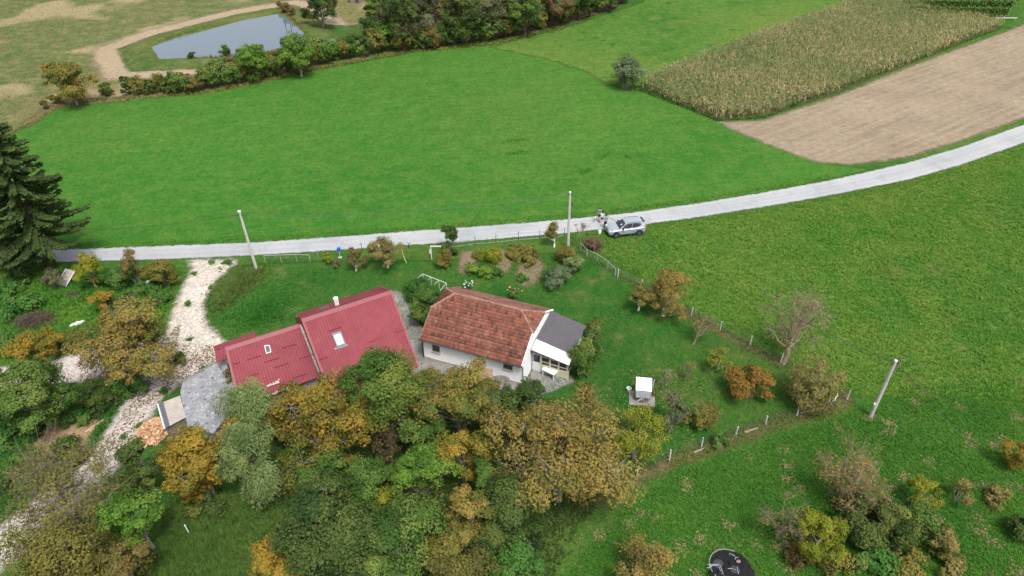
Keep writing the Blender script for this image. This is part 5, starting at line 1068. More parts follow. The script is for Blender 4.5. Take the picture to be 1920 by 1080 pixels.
post_fence('wire_fence', 'wire fence with pale posts along the orchard and hay meadow', gp([(1158, 521), (1203, 541), (1250, 566), (1296, 592), (1350, 620), (1406, 648), (1463, 681)]), 1.15, m_cpost, r_=.055, mesh=m_meshg, lean=.06)
post_fence('wire_fence', 'wire fence with pale concrete posts along the open slope', gp([(1587, 750), (1494, 780), (1435, 797), (1379, 816), (1315, 839), (1255, 863), (1194, 893)]), 1.15, m_cpost, r_=.06, lean=.08, mesh=m_dkmet)
fl_o = G(1553, 766); o = empty('corner_bracing', (fl_o[0], fl_o[1], 0), 0, 'leaning concrete bracing posts at the fence corner', 'bracing')
for a, c2 in (((1550, 766, 0), (1558, 742, 0)), ((1550, 767, 0), (1571, 740, 1.0)), ((1563, 757, 0), (1570, 738, 0))):
    A = GV(*a) - Vector(fl_o); B2 = (GV(c2[0], c2[1], 1.05) - Vector(fl_o)); q = MB(); q.tube([A, B2], .06, 4); q.build('post', m_cpost, o)
# kerb logs along the lower fence
for i, (a, c2) in enumerate((((1300, 850), (1320, 842)), ((1395, 812), (1420, 804)), ((1500, 776), (1545, 766)))):
    A, B2 = GV(*a), GV(*c2); q = MB(); q.tube([Vector((0, 0, .09)), B2 - A + Vector((0, 0, .09))], [.10, .07], 7); tag(q.build('fallen_log', BARK['pale'], None, A), ['short pale log lying by the lower fence near the small bush', 'pale log lying by the middle of the lower fence', 'long pale log lying by the corner bracing posts'][i], 'log')
# white trellis of pipes between the houses
tp = [GV(780, 524, .5), GV(792.6, 513.5, 1.1), GV(837, 531, 1.1), GV(825, 545, .5)]; o = empty('pipe_trellis', (tp[1].x, tp[1].y, 0), 0, 'white pipe trellis frame between the two houses', 'trellis'); O = Vector((tp[1].x, tp[1].y, 0))
q = MB(); q.tube([p - O for p in tp], .028, 6); q.build('frame', m_white, o)
for f in (0, .35, .68, 1):
    a = tp[1].lerp(tp[2], f) - O; q = MB(); q.tube([Vector((a.x, a.y, 0)), a], .026, 6); q.build('post', m_white, o)
    c2 = tp[0].lerp(tp[3], f) - O; q = MB(); q.tube([a, c2, Vector((c2.x, c2.y, 0))], .022, 6); q.build('cross_pipe', m_white, o)

# ---- posts by the lane
def simple(name, label, cat, px, py, fn, mats, rz=0):
    p = G(px, py); q = MB(); fn(q); return tag(q.build(name, mats, None, (p[0], p[1], 0), rz), label, cat)
p = G(638, 483); o = empty('letter_box', (p[0], p[1], 0), 0, 'blue letter box on a grey post by the lane', 'letter box')
q = MB(); q.box((0, 0, .5), (.09, .09, 1.0)); q.box((0, 0, .04), (.35, .35, .08)); q.build('post', m_galv, o)
q = MB(); q.box((0, 0, 1.13), (.36, .26, .26)); q.box((0, 0, 1.28), (.40, .30, .05), top=(.8, .6)); q.build('box', paint('blue paint', (.03, .06, .50), .4), o)
simple('lamp_post', 'short hooked grey pipe post beside the low wire fence', 'post', 597, 484, lambda q: q.tube([(0, 0, 0), (0, 0, .9), (-.03, 0, 1.15), (-.15, 0, 1.28), (-.28, 0, 1.22)], .03, 6), m_galv)
simple('fence_post', 'dark steel post between the reddish and yellow fruit trees', 'post', 680, 473, lambda q: (q.tube([(0, 0, 0), (-.05, 0, 1.15)], .035, 6), q.box((-.05, 0, 1.17), (.09, .09, .03))), m_dkmet)
simple('fence_post', 'leaning wooden post between the yellow fruit tree and white gate post', 'post', 762, 493, lambda q: q.tube([(0, 0, 0), (-.3, .1, 1.0), (-.38, .12, 1.9)], [.06, .05, .04], 6), m_woodn)
simple('fence_post', 'dark forked stump post on the lane verge', 'post', 767, 465, lambda q: (q.tube([(0, 0, 0), (0, 0, .6)], .05, 6), q.tube([(0, 0, .45), (.22, 0, .75)], .03, 5), q.tube([(0, 0, .5), (-.2, 0, .72)], .03, 5)), m_dkmet)
simple('gate_post', 'white gate post with a white cross bar by the tall dark bush', 'gate post', 809.5, 486, lambda q: (q.tube([(0, 0, 0), (0, 0, 1.75)], .05, 8), q.box((.55, 0, 1.68), (1.15, .07, .10)), q.box((-.12, 0, 1.0), (.12, .05, .5))), m_white)

# ---- concrete poles and cables
def pole(px, py, h, label, top):
    p = G(px, py); o = empty('utility_pole', (p[0], p[1], 0), 0, label, 'utility pole', 'concrete poles carrying the cable')
    lx, ly = top
    q = MB(); q.tube([(0, 0, 0), (lx, ly, h)], [.17, .11], 10); q.build('shaft', m_concp, o, smooth=False)
    q = MB(); q.lathe((lx, ly, h), [(.12, 0), (.12, .05), (.08, .07)], 10); q.build('cap', m_white, o)
    q = MB(); q.box((lx, ly - .02, h - .3), (.5, .06, .06)); q.build('bracket', m_dkmet, o)
    for sx in (-1, 1):
        q = MB(); q.lathe((lx + sx * .22, ly - .02, h - .27), [(.03, 0), (.05, .04), (.04, .10), (.05, .14)], 8); q.build('insulator', m_dkmet, o)
    return Vector((p[0] + lx, p[1] + ly, h - .2)), o
P1, po1 = pole(481, 505, 7.0, 'concrete pole at the mouth of the gravel drive', (-.15, 0))
P2, po2 = pole(1065, 465, 7.05, 'concrete pole behind the tiled house near the parked car', (-.12, .0))
P3, po3 = pole(1632, 781, 6.35, 'leaning concrete pole on the slope right of the orchard fence', (-.05, -.1))
q = MB(); q.lathe((-.15, -.02, 7.07), [(.10, 0), (.16, .05), (.16, .16), (.05, .2)], 10); q.build('lamp_head', m_white, po1)
q = MB(); q.box((.20, 0, 5.6), (.14, .14, .35)); q.build('junction_box', m_dkmet, po2)
q = MB(); q.tube([(.3, .1, 4.9), (.55, .15, 6.3)], .05, 6); q.box((.62, .15, 6.25), (.5, .05, .05)); q.build('strut', m_wood, po3)
q = MB(); q.box((-.2, -.1, 1.6), (.14, .12, .2)); q.build('meter_box', m_white, po3)
q = MB(); q.lathe((0, 0, 0), [(.42, 0), (.34, .06), (.2, .09)], 10); q.build('soil_collar', m_bed, po3)
def cable(label, a, b2, sag, r_=.022, name='overhead_cable'):
    n_ = 14; pts = []
    for i in range(n_ + 1):
        f = i / n_; p = a.lerp(b2, f); p.z -= sag * 4 * f * (1 - f); pts.append(p - a)
    q = MB(); q.tube(pts, r_, 4); return tag(q.build(name, m_black, None, a), label, 'cable')
cable('overhead cable from the drive pole to the spruce', P1, Vector((-47.0, 61.0, 4.6)), .5)
cable('overhead cable between the two poles along the lane', P1, P2, .9)
cable('overhead cable from the pole by the car across the hay meadow', P2 + Vector((.2, 0, 0)), P3 + Vector((-.1, 0, 0)), .8)
cable('thin second cable over the parked car to the leaning pole', P2 + Vector((.2, 0, -1.4)), P3 + Vector((.1, 0, -.2)), .9, .014)
cable('overhead cable from the leaning pole down over the open slope', P3 + Vector((.1, 0, 0)), Vector((36.5, 18.0, 6.0)), .8)

# ---- parked car
m = NT('silver blue car paint', .28, .5); m.color((.30, .345, .375)); m.b.inputs['Metallic'].default_value = .35; m.b.inputs['Coat Weight'].default_value = .6; m_car = m.mat
m_cglass = NT('car glass', .05, .6); m_cglass.color((.015, .018, .022)); m_cglass = m_cglass.mat
m_tail = NT('red lamp', .2, .5); m_tail.color((.55, .02, .03)); m_tail = m_tail.mat
m_head = NT('head lamp', .1, .8); m_head.color((.55, .58, .60)); m_head = m_head.mat
m_spoke = paint('grey alloy', (.16, .165, .17), .4, metal=.5, bump=0)
m_rim = paint('dark alloy rim', (.10, .10, .11), .35, metal=.6, bump=0); m_tyre = paint('tyre rubber', (.016, .016, .017), .85)
fwh, rwh = G(1154, 446), G(1197.5, 441.5); hd = math.atan2(fwh[1] - rwh[1], fwh[0] - rwh[0]); cn = np.array([math.sin(hd), -math.cos(hd)])
cc = (fwh + rwh)[:2] / 2 + cn * .80
car = empty('parked_car', (cc[0], cc[1], .055), hd, 'silver blue compact SUV parked on the lane edge', 'car')
def loft(secs, mats=None, close=True):
    b = MB(); k = len(secs[0]); pts = [p for s_ in secs for p in s_]
    b.add(pts, [(i * k + j, i * k + j + 1, (i + 1) * k + j + 1, (i + 1) * k + j) for i in range(len(secs) - 1) for j in range(k - 1)])
    if close: b.add(secs[0], [tuple(range(k))]); b.add(secs[-1], [tuple(range(k))])
    return b
st_ = [(-2.21, .74, .46, .98), (-2.14, .86, .36, 1.06), (-1.75, .915, .30, 1.09), (-1.0, .93, .27, 1.06), (0, .93, .27, 1.03), (.8, .93, .27, 1.01), (1.15, .925, .28, 1.00), (1.6, .915, .29, .97), (1.95, .87, .31, .91), (2.13, .78, .36, .83), (2.21, .66, .44, .72)]
secs = []
for x, w_, z0, z1 in st_:
    hs = [(w_ * .93, z0), (w_, z0 + .12), (w_ * 1.0, z0 + (z1 - z0) * .5), (w_ * .985, z1 - .14), (w_ * .93, z1 - .03), (w_ * .72, z1 + .01), (0, z1 + .035)]
    secs.append([(x, y, z) for y, z in hs] + [(x, -y, z) for y, z in hs[-2::-1]])
body = loft(secs); k = len(secs[0])
for i in range(len(secs) - 1): body.add([secs[i][0], secs[i][-1], secs[i + 1][-1], secs[i + 1][0]], [(0, 1, 2, 3)])
body = body.build('body', m_car, car, smooth=False)
mod = body.modifiers.new('bevel', 'SUBSURF'); mod.levels = mod.render_levels = 1
gb = [(1.02, .80, 1.0), (.30, .82, 1.03), (-.6, .83, 1.05), (-1.5, .81, 1.07), (-2.12, .74, 1.06)]; gt = [(.22, .58, 1.57), (-.1, .61, 1.62), (-.7, .62, 1.645), (-1.4, .60, 1.62), (-1.82, .56, 1.54)]
q = MB(); V_ = []
for (xb, wb, zb_), (xt, wt, zt_) in zip(gb, gt): V_ += [(xb, wb, zb_), (xt, wt, zt_), (xt, 0, zt_ + .025), (xt, -wt, zt_), (xb, -wb, zb_)]
q.add(V_, [(i * 5 + j, i * 5 + j + 1, (i + 1) * 5 + j + 1, (i + 1) * 5 + j) for i in range(4) for j in range(4)] + [(0, 1, 2, 3, 4), (20, 24, 23, 22, 21)]); q.build('cabin', m_car, car)
def cab(u, f, sy, off=.012):
    i = min(int(u), 3); t = u - i; bq = Vector(gb[i]).lerp(Vector(gb[i + 1]), t); tq = Vector(gt[i]).lerp(Vector(gt[i + 1]), t); p = bq.lerp(tq, f); return (p.x, sy * (p.y + off), p.z + off * .3)
def glass(name, pts, off, mat=m_cglass): q = MB(); n_ = (Vector(pts[1]) - Vector(pts[0])).cross(Vector(pts[2]) - Vector(pts[0])).normalized(); o_ = Vector(off).normalized(); n_ = n_ if n_.dot(o_) > 0 else -n_; q.add([Vector(p) + n_ * .014 for p in pts], [tuple(range(len(pts)))]); return q.build(name, mat, car)
def gl(f, wy): p = Vector((1.02, .80, 1.0)).lerp(Vector((.22, .58, 1.57)), f); return (p.x, wy, p.z)
glass('windshield', [gl(.05, .75), gl(.94, .56), gl(.94, -.56), gl(.05, -.75)], (1, 0, 1))
def rg(f, wy): p = Vector((-2.12, .74, 1.06)).lerp(Vector((-1.82, .56, 1.54)), f); return (p.x, wy, p.z)
glass('rear_window', [rg(.12, .66), rg(.90, .54), rg(.90, -.54), rg(.12, -.66)], (-1, 0, .4))
for sy in (-1, 1):
    for nm, u0, u1 in (('front_side_window', .22, 1.78), ('rear_side_window', 1.86, 3.25)):
        us = np.linspace(u0, u1, 9); q = MB()
        for ua, ub in zip(us[:-1], us[1:]):
            lo = lambda u: .10 + (.34 * max(0, (u - 2.6) / .65) if u > 2.6 else 0); hi = lambda u: .90 - (.16 * max(0, (u - 2.6) / .65) if u > 2.6 else 0)
            q.add([cab(ua, lo(ua), sy), cab(ub, lo(ub), sy), cab(ub, hi(ub), sy), cab(ua, hi(ua), sy)], [(0, 1, 2, 3)])
        q.build(nm, m_cglass, car)
    q = MB(); q.tube([(.15, sy * .60, 1.60), (.05, sy * .62, 1.665), (-.7, sy * .63, 1.69), (-1.5, sy * .60, 1.65), (-1.62, sy * .58, 1.60)], .022, 6); q.build('roof_rail', m_dkmet, car)
    q = MB(); q.box((.62, sy * .98, 1.10), (.13, .20, .15), top=(.8, .9)); q.build('mirror', m_black, car)
    q = MB(); q.box((0, sy * .905, .33), (2.1, .07, .13)); q.build('sill_cladding', m_black, car)
    for xx in (.0, -.95):
        q = MB(); q.box((xx - .1, sy * .945, .93), (.2, .03, .035)); q.build('door_handle', m_car, car)
    q = MB(); q.box((-2.12, sy * .78, 1.02), (.14, .16, .42), top=(.7, .6)); q.box((-2.15, sy * .70, .90), (.12, .30, .12)); q.build('tail_light', m_tail, car)
    q = MB(); q.box((2.06, sy * .66, .80), (.20, .28, .13), top=(.6, .9), rz=-sy * .45); q.build('headlight', m_head, car)
    for xw in (1.35, -1.35):
        q = MB(); q.lathe((xw, sy * .865, .37), [(.435, -.09 * sy), (.435, .075 * sy)], 20, ax='Y'); q.build('wheel_arch', m_black, car)
        wo2 = empty('wheel', (xw, sy * .86, .355), 0); wo2.parent = car
        q = MB(); q.lathe((0, 0, 0), [(.22, -.11), (.345, -.11), (.355, -.06), (.355, .06), (.345, .11), (.22, .11)], 22, ax='Y'); q.build('tyre', m_tyre, wo2)
        q = MB(); q.lathe((0, sy * .115, 0), [(.235, 0), (.235, .004 * sy)], 18, ax='Y')
        q.build('rim', m_rim, wo2)
        q = MB()
        for i in range(5):
            a = i * 2 * math.pi / 5; q.box((math.cos(a) * .12, sy * .125, math.sin(a) * .12), (.22, .015, .045), ry=-a)
        q.build('spokes', m_spoke, wo2)
q = MB(); q.box((2.19, 0, .72), (.06, .86, .17), top=(.8, .95)); q.build('grille', m_black, car)
q = MB(); q.box((2.14, 0, .42), (.14, 1.3, .14)); q.build('front_bumper_trim', m_black, car)
q = MB(); q.box((-2.17, 0, .46), (.14, 1.45, .20)); q.build('rear_bumper_trim', m_black, car)
q = MB(); q.box((2.245, 0, .56), (.012, .50, .11)); q.build('number_plate', m_white, car)
q = MB(); q.box((-2.215, 0, .82), (.012, .50, .11)); q.build('number_plate', m_white, car)
q = MB(); q.box((-1.92, 0, 1.565), (.22, 1.1, .03), ry=-.1); q.build('roof_spoiler', m_black, car)
# white paper notice on the windshield
q = MB(); q.add([gl2 for gl2 in [(gl(.42, .15)[0] + .03, .15, gl(.42, 0)[2] + .03), (gl(.62, .15)[0] + .03, .15, gl(.62, 0)[2] + .03), (gl(.62, .36)[0] + .03, .36, gl(.62, 0)[2] + .03), (gl(.42, .36)[0] + .03, .36, gl(.42, 0)[2] + .03)]], [(0, 1, 2, 3)]); q.build('windshield_notice', m_white, car)

# ---- people by the car
def person(px, py, h, rz, label, skin, shirt, legs, hair, shoes, shorts=False, arms=((.25, .10, .93), (-.25, .10, .93)), step=.12, dress=None):
    p = G(px, py); k = h / 1.75; o = empty('person', (p[0], p[1], .055), rz, label, 'person')
    def skinmesh(name, vs_, es, mat, sub=1):
        me = bpy.data.meshes.new(name); me.from_pydata([tuple(c * k for c in v[0]) for v in vs_], es, []); ob_ = link(name, me, o); me.materials.append(mat)
        ob_.modifiers.new('skin', 'SKIN'); sv = me.skin_vertices[0].data
        for i, v in enumerate(vs_): rr = v[1]; sv[i].radius = ((rr[0] * k, rr[1] * k) if hasattr(rr, '__len__') else (rr * k, rr * k)); sv[i].use_root = (i == 0)
        s_ = ob_.modifiers.new('sub', 'SUBSURF'); s_.levels = s_.render_levels = sub
        return ob_
    m_s = paint('skin', skin, .6, var=.08, bump=0); V = [((0, 0, .95), (.14, .10))]; E = []
    def chain(start, items):
        i = start
        for it in items: V.append(it); E.append((i, len(V) - 1)); i = len(V) - 1
        return i
    ch = chain(0, [((0, .0, 1.15), (.13, .09)), ((0, 0, 1.36), (.15, .095))])
    chain(ch, [((0, .0, 1.47), .055), ((0, .015, 1.54), .06), ((0, .02, 1.62), (.078, .092)), ((0, .015, 1.70), (.072, .088)), ((0, .01, 1.745), .045)])
    for s_, hand in zip((1, -1), arms):
        hx_, hy_, hz_ = hand; ex_ = (s_ * .27, -.02 + hy_ * .2, (1.40 + hz_) / 2 + .01)
        wv = chain(ch, [((s_ * .16, 0, 1.41), .062), ((s_ * .20, 0, 1.36), .055), (ex_, .042), ((hx_, hy_, hz_), .028), ((hx_, hy_ + .03, hz_ - .06), (.036, .018))])
        for j in range(4): chain(wv, [((hx_ + (j - 1.5) * .019, hy_ + .05, hz_ - .11 - (.01 if j in (1, 2) else 0)), .009), ((hx_ + (j - 1.5) * .019, hy_ + .07, hz_ - .145 - (.012 if j in (1, 2) else 0)), .008)])
        chain(wv - 1 if False else wv, [((hx_ - s_ * .045, hy_ + .06, hz_ - .07), .010)])
    for s_ in (1, -1):
        st2 = step * s_
        chain(0, [((s_ * .09, 0, .88), .085), ((s_ * .10, .02 + st2 * .5, .49), .055), ((s_ * .10, st2, .10), .038), ((s_ * .11, st2 + .03, .05), .038), ((s_ * .12, st2 + .15, .04), (.035, .028))])
    skinmesh('body', V, E, m_s, 1)
    sh = [((0, 0, .84), (.165, .125)), ((0, 0, .93), (.160, .12)), ((0, 0, 1.15), (.145, .105)), ((0, 0, 1.36), (.165, .11)), ((0, 0, 1.45), (.07, .07)), ((.18, 0, 1.40), .075), ((.235, 0, 1.22), .062), ((-.18, 0, 1.40), .075), ((-.235, 0, 1.22), .062)]
    skinmesh('shirt', sh, [(0, 1), (1, 2), (2, 3), (3, 4), (3, 5), (5, 6), (3, 7), (7, 8)], paint('shirt cloth', shirt, .9, bump=0))
    tl = [((0, 0, 1.0), (.152, .112))]; te = []
    for s_ in (1, -1):
        b0 = len(tl); st2 = step * s_; tl += [((s_ * .09, 0, .86), .112), ((s_ * .10, .02 + st2 * .45, .50), .088)]; te += [(0, b0), (b0, b0 + 1)]
        if not shorts: tl.append(((s_ * .10, st2, .07), .066)); te.append((b0 + 1, b0 + 2))
    skinmesh('shorts' if shorts else 'trousers', tl, te, paint('leg cloth', legs, .9, bump=0))
    q = MB(); q.lathe((0, -.005, 0), [(.06, 1.52 + .05), (.092, 1.60), (.096, 1.66), (.085, 1.72), (.05, 1.765), (.01, 1.775)], 12); hr = q.build('hair', paint('hair', hair, .8, bump=0), o, smooth=True)
    hr.scale = (k, k, k); hr.location = (0, -.022 * k, .005 * k)
    for s_ in (1, -1):
        q = MB(); q.box((s_ * .115 * k, (step * s_ + .06) * k, .038 * k), (.095 * k, .27 * k, .075 * k), top=(.8, .75)); q.build('shoe', paint('shoe', shoes, .7, bump=0), o)
    return o
SK = (.50, .32, .24)
person(1134, 428.5, 1.82, R(10), 'man in teal shirt and dark trousers standing at the car bonnet', SK, (.13, .24, .25), (.018, .02, .026), (.02, .015, .012), (.02, .02, .02), arms=((.22, .14, 1.0), (-.22, .14, 1.0)), step=.05)
person(1123, 414.5, 1.80, R(25), 'man in blue-grey T-shirt and dark shorts on the lane', SK, (.10, .17, .21), (.02, .022, .03), (.025, .018, .014), (.02, .02, .02), shorts=True, step=.14)
person(1128, 419.5, 1.66, R(-20), 'woman in white top and black shorts beside the man in blue-grey', SK, (.62, .58, .58), (.016, .016, .018), (.015, .012, .01), (.65, .65, .65), shorts=True, step=.16)
person(1115, 417.5, .92, R(60), 'toddler in white top on the lane beside the adults', (.55, .37, .29), (.66, .68, .70), (.03, .03, .035), (.06, .04, .025), (.6, .45, .45), shorts=True, step=.14)
p = G(1124, 438); o = empty('canister', (p[0], p[1], .04), .3, 'white plastic canister on the grass near the car', 'canister')
q = MB(); q.box((0, 0, .2), (.34, .22, .40), top=(.94, .9)); q.build('tank', m_white, o)
q = MB(); q.tube([(-.1, 0, .40), (-.08, 0, .47), (.06, 0, .47), (.08, 0, .40)], .02, 6); q.lathe((.12, 0, .40), [(.035, 0), (.035, .05)], 10); q.build('handle', m_white, o)
# ---- leaf litter on the gravel, loose stones
def litter(name, label, poly, n_, size, mat, seed, tint=.5, clump=None):
    r = np.random.default_rng(seed); P = scatter(poly, n_)
    if clump:
        g = scatter(poly, clump[0]); P = g[r.integers(0, len(g), n_)] + r.normal(0, clump[1], (n_, 2)); P = P[inside(poly, P)]
    k = len(P); C = np.column_stack([P, r.uniform(.05, .08, k)]); v, f_, t_ = leaves(C, np.tile([0, 0, 1.0], (k, 1)), np.full(k, size), .75, np.clip(r.normal(tint, .2, k), 0, 1), r, .25)
    return tag(link(name, mesh_np(name, v, f_, mat, t_, n=3)), label, 'leaf litter', kind='stuff')
track = gpoly([(309, 640), (420, 650), (400, 683), (340, 718), (302, 745), (272, 782), (243, 832), (206, 878), (165, 868), (192, 838), (246, 748), (288, 690)])
litter('fallen_leaves', 'brown fallen leaves scattered on the gravel track', track, 2600, .11, LEAF['brown'], 1, .5, (260, .45))
litter('fallen_leaves', 'yellow fallen leaves on the lawn and slope round the walnuts', gpoly([(1150, 690), (1330, 700), (1300, 850), (1150, 980), (1020, 1060), (1000, 980)]), 2500, .10, LEAF['dry'], 2, .7)
litter('fallen_leaves', 'brown fallen leaves under the rust-orange walnut', gpoly([(150, 660), (230, 640), (312, 634), (340, 600), (330, 680), (230, 705), (150, 716)]), 2200, .12, LEAF['brown'], 3, .5)
litter('fallen_leaves', 'dark fallen leaves between the flat grey roof and red roof', gpoly([(415, 690), (440, 690), (455, 740), (425, 750)]), 300, .12, LEAF['brown'], 4, .3)
# ---- brush heap, junk, pallets
def heap(name, label, cat, px, py, rx, ry, h, n_, mat, seed, ln=.5, th=.012, group=None):
    r = np.random.default_rng(seed); p = G(px, py); a = r.uniform(0, 6.28, n_); rr = np.sqrt(r.uniform(0, 1, n_)); c = np.stack([np.cos(a) * rr * rx, np.sin(a) * rr * ry, .03 + (1 - rr ** 2) * h * r.uniform(.15, 1, n_)], 1)
    d = r.normal(0, 1, (n_, 3)); d[:, 2] *= .35; d /= np.linalg.norm(d, axis=1, keepdims=True); L_ = ln * r.uniform(.5, 1.4, n_)[:, None]
    P0, P1_ = c - d * L_ / 2, c + d * L_ / 2; P0[:, 2] = np.maximum(P0[:, 2], .02); P1_[:, 2] = np.maximum(P1_[:, 2], .02); v, f_ = tubes(P0, P1_, np.full(n_, th), np.full(n_, th * .6), 3)
    return tag(link(name, mesh_np(name, v, f_, mat), None, (p[0], p[1], 0)), label, cat, group)
tree('brush_heap', 'heap of reddish pruned brushwood near the car', 'brush heap', 1113, 459, 1.3, 1.05, .65, 'rust', 1400, .12, 901, shrub=True, bare=3, bark='red', nl=16, lobe=.45)
heap('brush_heap', 'dark heap of branches on the scorched patch', 'brush heap', 66, 603, 1.9, 1.2, .7, 900, BARK['brown'], 2, .9, .028)
heap('twig_pile', 'grey twig pile at the end of the bare dirt beside the gravel', 'twig pile', 152, 858, .7, .9, .6, 350, BARK['brown'], 3, .8, .018)
heap('rubble_pile', 'pile of dark junk beside the white-edged board', 'junk pile', 140, 556, .9, .6, .4, 250, BARK['brown'], 5, .4, .03)
def planks(name, label, cat, px, py, L_, n_, mat, rz, seed, group=None):
    r = random.Random(seed); p = G(px, py); o = empty(name, (p[0], p[1], 0), rz, label, cat, group)
    for i in range(n_):
        q = MB(); q.box((r.uniform(-.2, .2), (i - n_ / 2) * .22 + r.uniform(-.05, .05), .06 + .045 * (i % 2)), (L_ * r.uniform(.7, 1.1), .13, .04), r.uniform(-.18, .18)); q.build('plank', mat, o)
planks('plank_pile', 'two pale planks lying on the bare dirt', 'planks', 176, 802, 1.7, 2, m_woodn, R(62), 2)
planks('plank_pile', 'pale branches and planks lying beside the drive', 'planks', 300, 565, 1.4, 3, paint('bleached wood', (.42, .38, .32), .9), R(5), 3)
# white-edged board
p = G(128, 530); o = empty('old_door', (p[0], p[1], 0), R(76), 'old grey plank door with white edge leaning in the scrub', 'door')
for i in range(6):
    q = MB(); q.box((0, -.45 + i * .18, .62 + (i % 2) * .012), (1.9, .17, .03), ry=-.45); q.build('board', plain('old board', (.30, .26, .23), .9, var=.3), o)
for sy in (-1, 1):
    q = MB(); q.box((0, sy * .58, .65), (1.95, .07, .05), ry=-.45); q.build('edge_batten', m_white, o)
for sx in (-.8, .75):
    zt = .62 + .45 * sx * .95; q = MB(); q.box((sx, 0, zt / 2), (.08, 1.0, max(.1, zt - .04))); q.build('support', m_wood, o)
def blob(name, label, cat, px, py, d, mat, rz, seed):
    r = random.Random(seed); p = G(px, py); q = MB(); n_ = 7; P_ = []
    for i in range(n_): f = i / (n_ - 1); P_.append((d[0] * (f - .5), r.uniform(-.08, .08), d[2] * (.45 + .1 * r.random())))
    q.tube(P_, [d[1] * .5 * (math.sin(math.pi * (.12 + .76 * i / (n_ - 1))) ** .5) * r.uniform(.8, 1.1) for i in range(n_)], 8); return tag(q.build(name, mat, None, (p[0], p[1], 0), rz, smooth=True), label, cat)
blob('white_sack', 'long white sack lying on the grass beside the rust-orange walnut', 'sack', 147, 610, (1.3, .42, .42), m_white, R(38), 1)
blob('white_sack', 'small white scrap lying between the verge shrubs', 'scrap', 210, 530, (.6, .3, .3), m_white, R(10), 2)
blob('limestone_block', 'pale limestone block on the grass by the drive', 'stone', 302, 568, (.5, .42, .4), plain('limestone', (.55, .50, .40)), R(20), 3)
blob('limestone_block', 'white stone at the edge of the verge shrubs', 'stone', 279, 532, (.45, .35, .35), m_white, R(60), 4)
simple('white_stake', 'white stake standing in the long grass clearing', 'stake', 356, 1002, lambda q: (q.tube([(0, 0, 0), (-.03, 0, .55), (-.05, 0, 1.1)], [.035, .04, .05], 6),), m_white)
for i, (px_, py_, rz_, tilt, lab, mt) in enumerate(((912, 706, OA, R(75), 'pale new pallet leaning on the white wall below the middle window', m_woodn), (934, 708, OA, R(78), 'grey pallet leaning on the white wall next to the pale pallet', m_wood), (958, 716, OA, R(72), 'grey pallet leaning on the white wall near the downpipe', m_wood), (942, 722, OA + .3, R(35), 'weathered pallet lying against the two grey pallets', m_wood))):
    p = G(px_, py_); o = empty('pallet', (p[0], p[1], .03), rz_, lab, 'pallet'); ct, sn = math.cos(tilt), math.sin(tilt)
    for j in range(6):
        t = .07 + j * .135; q = MB(); q.box((0, t * ct, t * sn + .03), (1.15, .10, .022), rx=tilt); q.build('slat', mt, o)
    for sx in (-.5, 0, .5):
        q = MB(); q.box((sx, .40 * ct + .055 * sn, .40 * sn - .055 * ct + .03), (.10, .80, .09), rx=tilt); q.build('runner', mt, o)
# white table by the porch
p = G(1031, 705); o = empty('garden_table', (p[0], p[1], 0), R(-35), 'white plastic garden table in front of the glazed porch', 'table')
q = MB(); q.box((0, 0, .72), (1.3, .75, .05)); q.box((0, 0, .68), (1.2, .65, .04)); q.build('top', m_white, o)
for sx in (-1, 1):
    for sy in (-1, 1):
        q = MB(); q.box((sx * .55, sy * .3, .34), (.07, .07, .68), top=(1.2, 1.2)); q.build('leg', m_white, o)
# blooms
def blooms(name, px, py, rad, h, n_, mat, seed, label):
    pass
r = np.random.default_rng(6)
for host, (px_, py_), n_, mt, h_ in (('flower_clump', (878, 536), 26, m_white, .62), ('rose_bush', (958, 549), 12, paint('pink petals', (.62, .22, .20), .7), 1.0)):
    ho = [o_ for o_ in bpy.data.objects if o_.name.startswith(host)][0]
    q = MB(); q.lathe((0, 0, 0), [(.02, -.02), (.10, .03), (.07, .06), (.02, .05)], 7); me_ = q.build('flower', mt, ho); dat = me_.data; bpy.data.objects.remove(me_)
    for i in range(n_): o_ = link('flower', dat, ho, (r.normal(0, .36), r.normal(0, .30), h_ + r.normal(0, .12))); s_ = r.uniform(.4, .8); o_.scale = (s_, s_, s_); o_.rotation_euler = (r.uniform(-.5, .5), r.uniform(-.5, .5), 0)
# ---- collapsed trampoline
tc = G(1363, 1070); tr_ = empty('trampoline', (tc[0], tc[1], 0), 0, 'collapsed black trampoline with fallen white poles and net on the open slope', 'trampoline')
m_net = paint('black netting', (.006, .006, .007), .9, bump=0)
tr_.scale = (.94, .94, .94)
ring = [(math.cos(a) * 1.32, math.sin(a) * 1.32, .62) for a in np.linspace(0, 2 * math.pi, 33)]
q = MB(); q.tube(ring, .024, 6, cap=False); q.build('frame_ring', paint('dull steel', (.26, .27, .27), .6), tr_)
for i in range(6):
    a = i * math.pi / 3; q = MB(); q.tube([(math.cos(a) * 1.3, math.sin(a) * 1.3, .62), (math.cos(a) * 1.34, math.sin(a) * 1.34, 0)], .03, 6); q.build('leg', m_galv, tr_)
q = MB(); V_ = [(0, 0, .52)] + [(math.cos(a) * 1.12, math.sin(a) * 1.12, .60) for a in np.linspace(0, 2 * math.pi, 28, endpoint=False)]; q.add(V_, [(0, i + 1, (i + 1) % 28 + 1) for i in range(28)]); q.build('jumping_mat', m_net, tr_)
for i in range(40):
    a = i * 2 * math.pi / 40; q = MB(); q.tube([(math.cos(a) * 1.12, math.sin(a) * 1.12, .60), (math.cos(a) * 1.31, math.sin(a) * 1.31, .62)], .010, 4); q.build('spring', m_dkmet, tr_)
r = np.random.default_rng(12)
